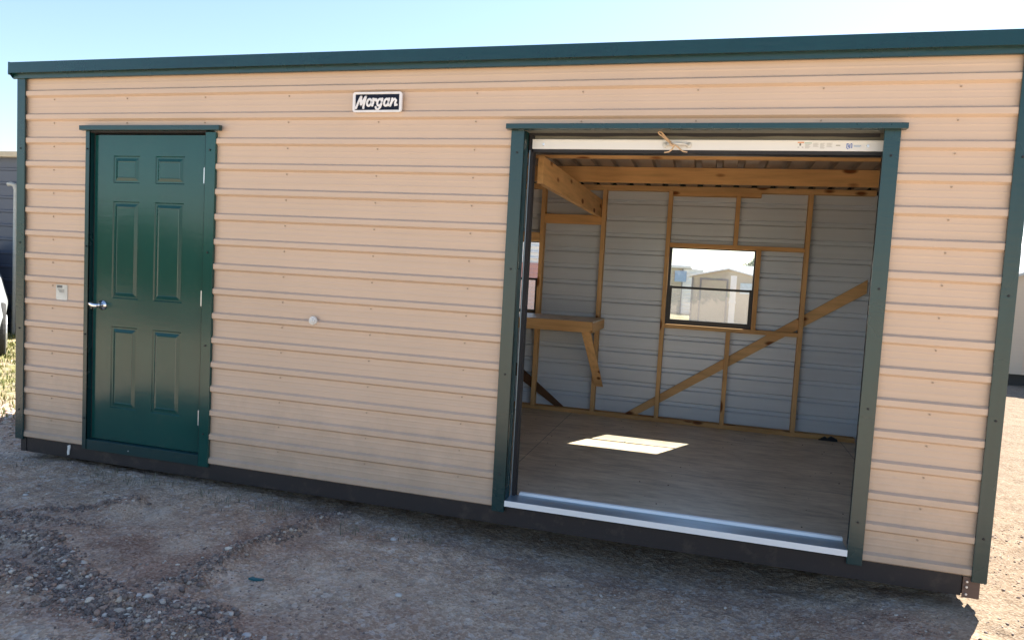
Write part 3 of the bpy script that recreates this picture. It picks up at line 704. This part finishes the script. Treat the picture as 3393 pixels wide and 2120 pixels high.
# threshold
m = MB(); m.box(OL1 + .002, OR0 - .001, -.022, -.018, .020, .053); m.build('threshold_face', 'liplit', shed)
m = MB(); m.box(OL1 + .002, OR0 - .001, -.018, .120, .046, .050); m.box(OL1 + .003, OR0 - .002, .122, .126, .012, .046); th = m.build('threshold_pan', 'galv', shed)
m = MB(); m.hexa([(OL1 + .05, .122, .050), (OR0 - .001, .122, .050), (OR0 - .001, .150, .050), (OL1 + .05, .150, .050), (OL1 + .052, .130, .064), (OR0 - .001, .130, .064), (OR0 - .001, .150, .066), (OL1 + .052, .150, .066)]); m.build('threshold_lip', 'liplit', shed)

# trim screws
for x in (.035, (DL0 + DL1) / 2, 1.583, 3.61, 5.503, 6.063):
    for z in (.20, .78, 1.38, 2.03): 
        yy = -.012 if 3.5 < x < 5.6 else -.0075
        MB().cyl((x, yy, z), (x, yy - .005, z), .0055, 8).build('trim_screw', 'rubber', shed)

# framing lumber: y from F to F+.089
F = D_ - .092
def stud(x, z0=.048, z1=2.19): return MB().box(x, x + .038, F, F + .0885, z0, z1).build('stud', 'pine_z', shed, bevel=.0015)
for x in (.06, .62, 1.23, 1.74, 2.232, 3.046, 3.646, 4.264, 5.487): stud(x)
stud(4.871, 1.713, 2.152); stud(4.867, .048, .912); stud(5.082, .950, 1.675)
stud(2.60, 1.765, 2.19); stud(2.60, .048, .912)
def xb(name, x0, x1, z0, z1, y0=F, y1=F + .0885): return MB().box(x0, x1, y0, y1, z0, z1).build(name, 'pine_x', shed, bevel=.0015)
xb('bottom_plate', .06, 6.03, .010, .048, F + .001, F + .0875); xb('top_plate', .06, 6.03, 2.190, 2.2352, F - .001, F + .0875)
xb('splice_plate', 4.303, 5.086, 2.152, 2.1895)
xb('window_header', 4.303, 5.486, 1.6755, 1.7125); xb('window_sill_board', 4.303, 5.486, .9125, .9495)
xb('window_header', 2.271, 3.045, 1.6755, 1.7125); xb('window_header', 2.271, 3.045, 1.7135, 1.762); xb('window_sill_board', 2.271, 3.045, .9125, .9495)
xb('blocking', 3.085, 3.645, 1.856, 1.946, F + .003, F + .041)
# let-in brace, rear right
bx = MB(); bx.prism([(3.985, .050), (4.10, .050), (6.03, 1.34), (6.03, 1.46)], 'y', F + .055, F + .080); bx.build('diagonal_brace', 'pine_x', shed, bevel=.001)
bx = MB(); bx.prism([(3.37, .050), (3.28, .050), (2.74, .40), (2.74, .54)], 'y', F + .055, F + .080); bx.build('diagonal_brace', 'dark_pine', shed)  # darker wood than its twin: the shade on it is put into the colour
# purlins, cross tie, front framing
for y0 in (1.0, 2.0): MB().box(.06, 6.03, y0, y0 + .038, roofz(y0) - .127, roofz(y0 + .038) - .0006).build('purlin', 'pine_x', shed, bevel=.002)
MB().box(3.600, 3.638, .52, F + .04, 1.928, 2.098).build('cross_tie', 'pine_y', shed, bevel=.002)
for x in (.55, 1.63, 2.23, 2.84, 3.52, 5.56, 5.99):
    MB().box(x, x + .038, .024, .112, .010, 2.30).build('front_stud', 'pine_z', shed)
xb('front_plate', .06, 6.03, 2.284, 2.320, .024, .112)
for yy in (.6, 1.2, 1.8, 2.4): 
    MB().box(6.040, 6.072, yy, yy + .038, .010, 2.24).build('end_stud', 'pine_z', shed)
    MB().box(.036, .074, yy, yy + .038, .010, 2.24).build('end_stud', 'pine_z', shed)
# workbench: board, top, end, bracket
wb = MB().box(2.30, 3.735, 2.272, 2.958, .951, .963).build('workbench', 'plywood', shed, label='narrow wooden bench along the rear wall under the small window')
MB().box(2.30, 3.735, 2.232, 2.270, .868, .962).build('front_board', 'pine_x', wb, bevel=.0015)
MB().box(3.697, 3.734, 2.272, 2.957, .866, .950).build('end_board', 'pine_y', wb)
MB().hexa([(3.688, 2.885, .325), (3.768, 2.885, .325), (3.768, 2.925, .300), (3.688, 2.925, .300), (3.628, 2.320, .865), (3.708, 2.320, .865), (3.708, 2.365, .865), (3.628, 2.365, .865)]).build('bench_bracket', 'pine_z', wb, bevel=.0015)
m = MB(); rr = random.Random(4)
for i in range(90):
    x, y, r_ = rr.uniform(3.2, 5.9), rr.uniform(.2, 2.9), rr.uniform(.002, .006)
    m.cyl((x, y, .010), (x, y, .010 + r_ * .7), r_, 5, r_ * .5)
m.build('floor_grit', 'dark_pine', shed)['kind'] = 'stuff'
m = MB((5.80, 2.93, .01)); m.prism([(-.075 + 5.80, .01), (5.78, .045), (5.80, .03), (5.83, .052), (5.88, .03), (5.885, .01)], 'y', 2.925, 2.955)
rg = m.build('rag', 'rubber'); rg.location = (5.80, 2.93, .01); tag(rg, 'small dark crumpled scrap against the foot of the rear wall inside', 'scrap')
# windows
def window(x0, x1, z0, z1):
    yo = D_ + .024; w_ = .012
    m = MB(); m.box(x0, x0 + .022, yo - .05, yo + .01, z0, z1); m.box(x1 - .014, x1, yo - .05, yo + .01, z0, z1)
    m.box(x0 + .022, x1 - .014, yo - .05, yo + .01, z1 - .010, z1); m.box(x0 + .022, x1 - .014, yo - .05, yo + .01, z0, z0 + .020)
    w = m.build('window', 'black', shed)
    zr = z0 + .350
    m = MB(); a, b = x0 + .0225, x1 - .0145
    m.box(a, a + .020, yo - .046, yo - .026, z0 + .0205, zr + .012); m.box(b - .020, b, yo - .046, yo - .026, z0 + .0205, zr + .012)
    m.box(a + .020, b - .020, yo - .046, yo - .026, z0 + .0205, z0 + .045); m.box(a + .020, b - .020, yo - .042, yo - .030, zr - .012, zr + .010)
    m.build('lower_sash', 'black', w)
    MB().box(a + .0205, b - .0205, yo - .037, yo - .034, z0 + .0455, zr - .0125).build('lower_pane', 'glass', w)
    MB().box(a, b, yo - .012, yo - .009, zr, z1 - .0105).build('upper_pane', 'glass', w)
    m = MB(); m.open = True; m.add([(a, yo + .004, z0 + .0145), (b, yo + .004, z0 + .0145), (b, yo + .004, zr), (a, yo + .004, zr)], [(0, 1, 2, 3)]); m.build('insect_screen', 'screen', w)
    return w
window(WX0, WX1, WZ0, WZ1); window(VX0, VX1, WZ0, WZ1)
# outside window casing
for (a, b) in ((WX0, WX1), (VX0, VX1)):
    m = MB(); y0, y1 = D_ + .036, D_ + .042
    m.box(a - .04, a - .001, y0, y1, WZ0 - .04, WZ1 + .04); m.box(b + .001, b + .04, y0, y1, WZ0 - .04, WZ1 + .04)
    m.box(a - .0009, b + .0009, y0, y1, WZ1 + .001, WZ1 + .04); m.box(a - .0009, b + .0009, y0, y1, WZ0 - .04, WZ0 - .001); m.build('window_casing', 'trim', shed)

# round vent cap on the plain wall
m = MB(); m.cyl((2.362, .000, .998), (2.362, -.016, .998), .027, 28, .025); m.cyl((2.362, -.016, .998), (2.362, -.024, .998), .019, 24, .017); m.cyl((2.362, -.024, .998), (2.362, -.030, .998), .009, 16, .007)
m.build('vent_cap', 'plastic', shed, bevel=.0015)

# ------------------------------------------------------------------ things mounted on or tied to the shed
sign = thing('name_plate', (2.74, -.004, 2.314), 'small dark rectangular name plate with white script lettering, high on the tan wall', 'sign')
def rrect(x0, x1, z0, z1, r, n=6):
    p = []
    for cx, cz, a0 in ((x1 - r, z1 - r, 0), (x0 + r, z1 - r, 90), (x0 + r, z0 + r, 180), (x1 - r, z0 + r, 270)):
        for i in range(n + 1): a = math.radians(a0 + 90 * i / n); p.append((cx + r * math.cos(a), cz + r * math.sin(a)))
    return p
m = MB(); m.prism(rrect(-.158, .158, -.0585, .0585, .016), 'y', -.010, .002); m.build('backing', 'signwhite', sign, bevel=.001)
m = MB(); m.box(-.140, .140, -.0115, -.0102, -.045, .045); m.build('panel', 'navy', sign)
m = MB(); out, inn = rrect(-.158, .158, -.0585, .0585, .016), rrect(-.143, .143, -.048, .048, .004)
nn = len(out); vs = [(x, -.0135, z) for x, z in out] + [(x, -.0135, z) for x, z in inn] + [(x, -.0101, z) for x, z in out] + [(x, -.0101, z) for x, z in inn]
fs = []
for i in range(nn):
    j = (i + 1) % nn; fs += [(i, j, nn + j, nn + i), (i, 2 * nn + i, 2 * nn + j, j), (nn + i, nn + j, 3 * nn + j, 3 * nn + i), (2 * nn + i, 3 * nn + i, 3 * nn + j, 2 * nn + j)]
m.add(vs, fs); m.build('frame', 'signwhite', sign)
STROKES = [  # the word, in strokes, unit: metres on the plate before the slant
    [(-.134, -.034), (-.128, -.012), (-.120, .016), (-.112, .037)], [(-.112, .037), (-.109, .010), (-.106, -.020)], [(-.106, -.020), (-.094, .008), (-.080, .036)], [(-.080, .036), (-.083, .006), (-.086, -.024), (-.084, -.034)],
    'o-.052,0', [(-.028, .018), (-.024, -.004), (-.027, -.020)], [(-.026, .004), (-.018, .017), (-.008, .017), (-.006, .008)],
    'o.017,0', [(.032, .018), (.031, -.010), (.027, -.030), (.016, -.042), (.002, -.038), (-.002, -.030)],
    'o.062,0', [(.077, .018), (.075, -.006), (.079, -.021), (.088, -.018)],
    [(.098, .018), (.096, -.004), (.092, -.022)], [(.095, -.006), (.104, .010), (.116, .018), (.124, .010), (.121, -.008), (.123, -.021), (.133, -.017)]]
m = MB()
for s_ in STROKES:
    if isinstance(s_, str):
        ox, oz = map(float, s_[1:].split(',')); pts = [(ox + .0140 * math.cos(t), oz - .002 + .0195 * math.sin(t)) for t in [2 * math.pi * i / 18 for i in range(19)]]
    else: pts = s_
    P3 = [(x * .97 + .16 * z + .000, -.0128, z) for x, z in pts]
    m.tube(P3, .0068, 8, (1, .28, 1))
    for e_ in (P3[0], P3[-1]): m.cyl((e_[0], -.0144, e_[2]), (e_[0], -.0112, e_[2]), .0068, 10)
m.build('lettering', 'signwhite', sign)

lab = MB((.383, -.002, 1.054)); lab.prism(rrect(.333, .431, 1.000, 1.104, .010), 'y', .0140, .0185)
lt = lab.build('sticker', 'paper'); lt.location = (.383, -.002, 1.054); tag(lt, 'small weathered white sticker on the tan wall left of the green door', 'sticker')
q = MB((.383, -.002, 1.054)); q.box(.343, .388, .0128, .0137, 1.082, 1.099)
for i in range(4): q.box(.350 + .004 * i, .405, .0128, .0137, 1.070 - .006 * i, 1.0725 - .006 * i)
q.build('printed_mark', 'ink', lt)

# rope tied round the handle of the roll-up door
r_ = MB((4.46, .06, 2.09))
r_.tube([(4.445, .055, 2.100), (4.424, .050, 2.118), (4.402, .045, 2.140), (4.392, .04, 2.150), (4.381, .040, 2.156), (4.374, .044, 2.150), (4.381, .048, 2.142), (4.396, .048, 2.134), (4.420, .050, 2.112), (4.446, .052, 2.092)], .0042, 8)
r_.tube([(4.450, .050, 2.094), (4.458, .048, 2.088), (4.460, .052, 2.078), (4.452, .056, 2.064), (4.436, .060, 2.052), (4.412, .062, 2.048)], .0040, 8)
r_.tube([(4.452, .050, 2.092), (4.466, .048, 2.086), (4.480, .052, 2.078), (4.496, .056, 2.064), (4.512, .060, 2.054), (4.532, .062, 2.052)], .0040, 8)
r_.tube([(4.443, .048, 2.104), (4.441, .046, 2.090), (4.452, .045, 2.082), (4.458, .055, 2.084)], .0045, 8)
ro = r_.build('rope', 'rope', smooth=True); ro.location = (4.46, .06, 2.09); tag(ro, 'short tan rope knotted round the handle of the rolled-up door', 'rope')

tg = MB((.47, 0, -.05)); tg.prism([(.458, -.015), (.476, -.008), (.482, -.024), (.474, -.050), (.470, -.078), (.458, -.082), (.455, -.060), (.459, -.035)], 'y', .004, .011)
to = tg.build('tag', 'plastic'); to.location = (.47, 0, -.05); tag(to, 'white plastic tag hanging on the brown skirt board left of the walk door', 'tag')

# ------------------------------------------------------------------ neighbours
def hribs(m, x0, x1, y, z0, z1, pitch=.23, d=.018):
    """wall of horizontal ribs facing -y"""
    prof = [(y, z0)]; z = z0 + .1
    while z + .06 < z1: prof += [(y, z), (y - d, z + .012), (y - d, z + .045), (y, z + .057)]; z += pitch
    prof.append((y, z1)); m.sheet(prof, 'x', x0, x1)
def vribs(m, x0, x1, y, ztop, z0, pitch=.30, d=.015):
    xs = []; x = x0
    while x < x1: xs += [(x, 0), (min(x + .02, x1), -d), (min(x + .045, x1), -d), (min(x + .065, x1), 0)]; x += pitch
    xs.append((x1, 0)); n = len(xs)
    vs = [(a, y + b, z0) for a, b in xs] + [(a, y + b, ztop(a)) for a, b in xs]
    m.add(vs, [(i, i + 1, n + i + 1, n + i) for i in range(n - 1)])

# left: slate-blue building with tan eave and white downspout
lb = thing('metal_building', (-9.5, 5.3, -.2), 'dark slate blue ribbed metal building in the shade at the far left', 'building')
o3 = (-9.5, 5.3, -.2)
m = MB(o3); m.open = True; hribs(m, -15, -5.6, 5.3, -.3, 2.80); m.sheet([(5.3, -.3), (5.3, 2.8)], 'x', -5.6, -5.6); m.build('front_wall', 'slate', lb)
m = MB(o3); m.box(-14.98, -5.62, 5.33, 9.5, -.35, 2.76); m.build('body_wall', 'slate', lb)
m = MB(o3); m.hexa([(-15.1, 5.16, 2.77), (-5.5, 5.16, 2.77), (-5.5, 9.6, 2.95), (-15.1, 9.6, 2.95), (-15.1, 5.16, 2.86), (-5.5, 5.16, 2.86), (-5.5, 9.6, 3.04), (-15.1, 9.6, 3.04)]); m.build('roof', 'creamtrim', lb, bevel=.01)
m = MB(o3); m.cyl((-6.40, 5.22, -.25), (-6.37, 5.22, 2.28), .028, 12); m.tube([(-6.37, 5.22, 2.26), (-6.38, 5.21, 2.32), (-6.45, 5.2, 2.34), (-6.50, 5.2, 2.33)], .035, 10); m.build('downspout', 'pipe', lb)

# vehicle nosing into the frame at the left
cx0, cy0, cz0 = -6.27, 3.66, -.22
car = thing('parked_car', (cx0, cy0, cz0), 'white car parked on the grass at the left edge, mostly cut off', 'car')
o3 = (0, 0, 0)
# body: cross-sections along y (front at -2.1)
secs = [(-2.12, .62, .35, .62), (-2.02, .80, .28, .78), (-1.6, .88, .24, .92), (-.9, .91, .24, 1.00), (-.2, .92, .24, 1.04), (1.2, .92, .24, 1.06), (2.0, .86, .28, 1.02), (2.15, .74, .38, .85)]
m = MB(); vs = []; K = 12
for (y, hw, zb, zt) in secs:
    for (u, v) in ((-1, .12), (-.97, .0), (.97, 0), (1, .12), (1.04, .45), (1.0, .62), (.95, .85), (.82, 1.0), (-.82, 1.0), (-.95, .85), (-1.0, .62), (-1.04, .45)):
        vs.append((u * hw, y, zb + (zt - zb) * v))
fs = [tuple(range(K)), tuple(range(len(vs) - 1, len(vs) - K - 1, -1))]
for i in range(len(secs) - 1): fs += [(i * K + k, i * K + (k + 1) % K, (i + 1) * K + (k + 1) % K, (i + 1) * K + k) for k in range(K)]
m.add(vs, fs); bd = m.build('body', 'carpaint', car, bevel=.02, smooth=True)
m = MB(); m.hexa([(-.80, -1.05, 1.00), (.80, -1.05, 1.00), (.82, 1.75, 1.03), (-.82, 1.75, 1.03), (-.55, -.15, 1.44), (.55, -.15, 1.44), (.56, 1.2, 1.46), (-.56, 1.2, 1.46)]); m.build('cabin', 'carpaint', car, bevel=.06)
m = MB(); m.hexa([(-.70, -1.03, 1.06), (.70, -1.03, 1.06), (.70, -.98, 1.06), (-.70, -.98, 1.06), (-.52, -.27, 1.38), (.52, -.27, 1.38), (.52, -.22, 1.38), (-.52, -.22, 1.38)]); m.build('windscreen', 'cartrim', car)
m = MB(); m.box(-.60, .60, -2.135, -2.05, .42, .56); m.build('grille', 'cartrim', car)
for sx_ in (-1, 1):
    m = MB(); m.hexa([(sx_ * .62 - .12, -2.11, .56), (sx_ * .62 + .12, -2.05, .56), (sx_ * .62 + .12, -1.95, .56), (sx_ * .62 - .12, -2.0, .56), (sx_ * .62 - .12, -2.09, .68), (sx_ * .62 + .12, -2.03, .68), (sx_ * .62 + .12, -1.95, .68), (sx_ * .62 - .12, -2.0, .68)]); m.build('headlight', 'plastic', car, bevel=.01)
    for yy in (-1.35, 1.40):
        m = MB(); m.cyl((sx_ * .70, yy, .345), (sx_ * .94, yy, .345), .345, 36); wh = m.build('wheel', 'tyre', car, bevel=.03)
        m = MB(); m.cyl((sx_ * .92, yy, .345), (sx_ * .952, yy, .345), .20, 24); m.build('rim', 'hinge', wh, bevel=.01)
car.rotation_euler = (0, 0, math.radians(51)); car.scale = (1.1, 1.1, 1.14)

# right: cream gable shed on skids, white ribbed building behind it
rb = thing('cream_shed', (12.2, 10.9, -.2), 'cream vertical sided shed on dark skids at the far right', 'shed')
o3 = (12.2, 10.9, -.2)
def gz(x): return 1.73 + .42 * (min(x, 24.6 - x) - 9.9)
m = MB(o3); m.open = True; vribs(m, 9.9, 14.5, 10.9, gz, .0); m.build('gable_wall', 'tanfar', rb)
m = MB(o3); m.box(9.93, 14.47, 10.93, 15, .0, 1.70); m.build('side_walls', 'tanfar', rb)
m = MB(o3)
for (a, b) in ((9.75, 12.2), (12.2, 14.65)):
    m.hexa([(a, 10.8, gz(a) if a < 12.2 else gz(12.2)), (b, 10.8, gz(b)), (b, 15.1, gz(b)), (a, 15.1, gz(a)), (a, 10.8, gz(a) + .05), (b, 10.8, gz(b) + .05), (b, 15.1, gz(b) + .05), (a, 15.1, gz(a) + .05)])
m.build('roof', 'greyroof', rb)
m = MB(o3); m.box(10.0, 14.4, 11.05, 11.2, -.30, .0); m.box(10.0, 14.4, 13.6, 13.75, -.30, 0); m.box(9.95, 14.45, 11.0, 15, -.02, .0); m.build('skid', 'black', rb)
wbld = thing('white_building', (16, 17.2, -.2), 'white horizontally ribbed metal building behind the cream shed', 'building')
o3 = (16, 17.2, -.2)
m = MB(o3); m.open = True; hribs(m, 12.0, 26, 17.2, -.25, 2.35, .16); m.build('wall', 'whitefar', wbld)
m = MB(o3); m.box(12.02, 25.9, 17.23, 22, -.3, 2.33); m.build('body_wall', 'whitefar', wbld)
m = MB(o3); m.hexa([(11.9, 17.05, 2.36), (26.1, 17.05, 2.36), (26.1, 22.1, 2.36), (11.9, 22.1, 2.36), (11.9, 17.05, 2.40), (26.1, 17.05, 2.40), (26.1, 19.6, 3.1), (11.9, 19.6, 3.1)]); m.build('roof', 'greyroof', wbld)

# seen through the rear windows
vb = thing('gable_shed', (5.23, 22, -.3), 'pale tan gable shed with a framed door, seen through the large rear window', 'shed')
o3 = (5.23, 22, -.3)
m = MB(o3); m.prism([(4.02, -.4), (6.44, -.4), (6.44, 1.53), (5.23, 1.815), (4.02, 1.53)], 'y', 22, 25.6); m.build('wall', 'tanfar', vb)
m = MB(o3)
for s_ in (-1, 1):
    m.hexa([(5.23, 21.9, 1.82), (5.23 + s_ * 1.36, 21.9, 1.50), (5.23 + s_ * 1.36, 25.7, 1.50), (5.23, 25.7, 1.82), (5.23, 21.9, 1.87), (5.23 + s_ * 1.36, 21.9, 1.55), (5.23 + s_ * 1.36, 25.7, 1.55), (5.23, 25.7, 1.87)])
m.build('roof', 'whitefar', vb)
m = MB(o3); m.box(4.30, 4.36, 21.955, 21.998, -.3, 1.48); m.box(5.20, 5.26, 21.955, 21.998, -.3, 1.48); m.box(4.36, 5.20, 21.955, 21.998, 1.42, 1.48); df = m.build('door_frame', 'taupe', vb)
m = MB(o3); m.box(4.361, 5.199, 21.975, 21.997, -.3, 1.419); m.build('door', 'tanfar', vb)
m = MB(o3); m.box(5.66, 6.10, 21.96, 21.998, 1.0, 1.37); m.build('window', 'palepane', vb)
m = MB(o3); m.box(4.02, 4.08, 21.96, 21.998, -.3, 1.50); m.build('corner_trim', 'taupe', vb)
pst = MB((5.40, 21, -.3)); pst.box(5.31, 5.50, 20.95, 21.1, -.35, 1.60); pst.box(5.29, 5.52, 20.93, 21.12, .68, .74)
pst = pst.build('white_post', 'whitefar', bevel=.004); pst.location = (5.40, 21, -.3); tag(pst, 'white square post in front of the pale gable shed', 'post')
wl = thing('white_shed', (3.3, 31, -.2), 'small white shed with a blue opening and pale siding, left in the rear window view', 'shed')
o3 = (3.3, 31, -.2)
m = MB(o3); m.open = True; hribs(m, 2.4, 3.30, 31, -.3, 1.9, .17, .02); m.build('left_wall', 'tanfar', wl)
m = MB(o3); m.box(3.31, 3.36, 30.96, 31.02, -.3, 1.9); m.build('corner_trim', 'taupe', wl)
m = MB(o3); m.open = True; hribs(m, 3.36, 4.3, 31, -.3, 1.9, .17, .02); m.build('right_wall', 'whitefar', wl)
m = MB(o3); m.box(2.42, 4.28, 31.05, 34, -.3, 1.88); m.build('body_wall', 'whitefar', wl)
m = MB(o3); m.hexa([(2.3, 30.8, 1.92), (3.75, 30.8, 1.92), (4.4, 34.2, 1.92), (2.3, 34.2, 1.92), (2.3, 30.8, 2.06), (3.70, 30.8, 2.06), (4.3, 34.2, 2.10), (2.3, 34.2, 2.10)]); m.build('roof', 'whitefar', wl, bevel=.03)
m = MB(o3); m.box(2.98, 3.52, 30.93, 30.955, 1.28, 1.80); m.build('blue_panel', 'bluefar', wl)
lr = thing('long_building', (8, 38, -.2), 'long low building with a pale grey metal roof, farthest off in the rear window', 'building')
o3 = (8, 38, -.2)
m = MB(o3); m.box(-2.5, 14, 38, 46, -.4, 1.7); m.build('wall', 'whitefar', lr)
m = MB(o3); m.hexa([(-2.8, 37.7, 1.68), (14.3, 37.7, 1.68), (14.3, 46.3, 1.68), (-2.8, 46.3, 1.68), (-2.8, 41.9, 2.42), (14.3, 41.9, 2.42), (14.3, 42.1, 2.42), (-2.8, 42.1, 2.42)]); m.build('roof', 'greyroof', lr)
rd = thing('red_shed', (0, 14, -.3), 'faded red horizontally sided shed seen through the left rear window', 'shed')
o3 = (0, 14, -.3)
m = MB(o3); m.open = True; hribs(m, -2.2, 1.7, 14, -.35, 1.60, .11, .008); m.build('wall', 'redfar', rd)
m = MB(o3); m.box(-2.18, 1.68, 14.03, 16, -.35, 1.58); m.build('body_wall', 'redfar', rd)
m = MB(o3); m.open = True; hribs(m, -2.3, 1.8, 14.05, 1.60, 2.72, .15, .055); m.build('upper_band', 'whitefar', rd)
m = MB(o3); m.box(-2.28, 1.78, 14.09, 16.0, 1.60, 2.70); m.build('roof', 'whitefar', rd)

# ------------------------------------------------------------------ trees
def tree(x, y, h, rad, seed, label, nleaf=7000, ls=.11, lm='leaf'):
    r = np.random.default_rng(seed); rr = random.Random(seed)
    z0 = float(height(x, y)); t = thing('tree', (x, y, z0), label, 'tree', 'trees around the yard')
    m = MB(); m.tube([(0, 0, -.1), (.04, .02, h * .2), (.0, .05, h * .45), (.1, 0, h * .7), (.12, .02, h * .9)], [h * .035, h * .028, h * .02, h * .012, h * .004], 10)
    for i in range(9):
        a = rr.uniform(0, 6.28); zz = h * rr.uniform(.3, .75); l = rad * rr.uniform(.5, .95)
        m.tube([(0, 0, zz), (math.cos(a) * l * .5, math.sin(a) * l * .5, zz + l * .25), (math.cos(a) * l, math.sin(a) * l, zz + l * .6)], [h * .012, h * .008, h * .003], 6)
    m.build('trunk', 'bark', t)
    cl = []
    for i in range(34):
        a = r.uniform(0, 6.28); q = r.uniform(0, 1) ** .5; zc = r.uniform(.32, .97)
        wdt = math.sin(min(1, (zc - .25) / .75 + .12) * math.pi) ** .6
        cl.append((math.cos(a) * q * rad * wdt, math.sin(a) * q * rad * wdt, zc * h, rad * r.uniform(.18, .36)))
    cl = np.array(cl); k = r.integers(0, len(cl), nleaf); d = r.normal(0, 1, (nleaf, 3)); d /= np.linalg.norm(d, axis=1)[:, None]
    c = cl[k, :3] + d * (cl[k, 3] * r.uniform(.55, 1.05, nleaf) ** .6)[:, None] * [1, 1, .75]
    u = r.normal(0, 1, (nleaf, 3)); u /= np.linalg.norm(u, axis=1)[:, None]; v = np.cross(u, d); v /= np.linalg.norm(v, axis=1)[:, None] + 1e-9
    s_ = (ls * r.uniform(.5, 1.2, nleaf))[:, None]
    V = np.stack([c - u * s_, c + v * s_ * .6, c + u * s_, c - v * s_ * .6], 1).reshape(-1, 3)
    Fq = np.arange(nleaf * 4).reshape(-1, 4); me = bpy.data.meshes.new('crown'); fill(me, V, Fq, 4); me.materials.append(MAT[lm])
    at = me.attributes.new('tint', 'FLOAT', 'FACE'); at.data.foreach_set('value', r.uniform(0, 1, nleaf).astype(np.float32))
    o = bpy.data.objects.new('crown', me); C.objects.link(o); o.parent = t
    return t
tree(9.0, 75, 4.0, 2.6, 5, 'pale tree crown above the far grey roof, right in the rear window', 2600, .16, 'paleleaf')
# yard behind the photographer (mirrored in the glossy door)
tree(-4.4, -8.3, 2.0, 1.5, 11, 'low bush across the yard, mirrored faintly in the green door', 5000, .09)
tree(-7.2, -8.9, 2.2, 1.7, 12, 'taller bush across the yard left of the low one', 5000, .09)
tree(-10.5, -9.6, 2.4, 1.9, 13, 'bush farthest left across the yard', 5000, .09)
tree(3.5, -19, 3.2, 2.0, 14, 'low tree across the yard behind the photographer', 5000, .12)
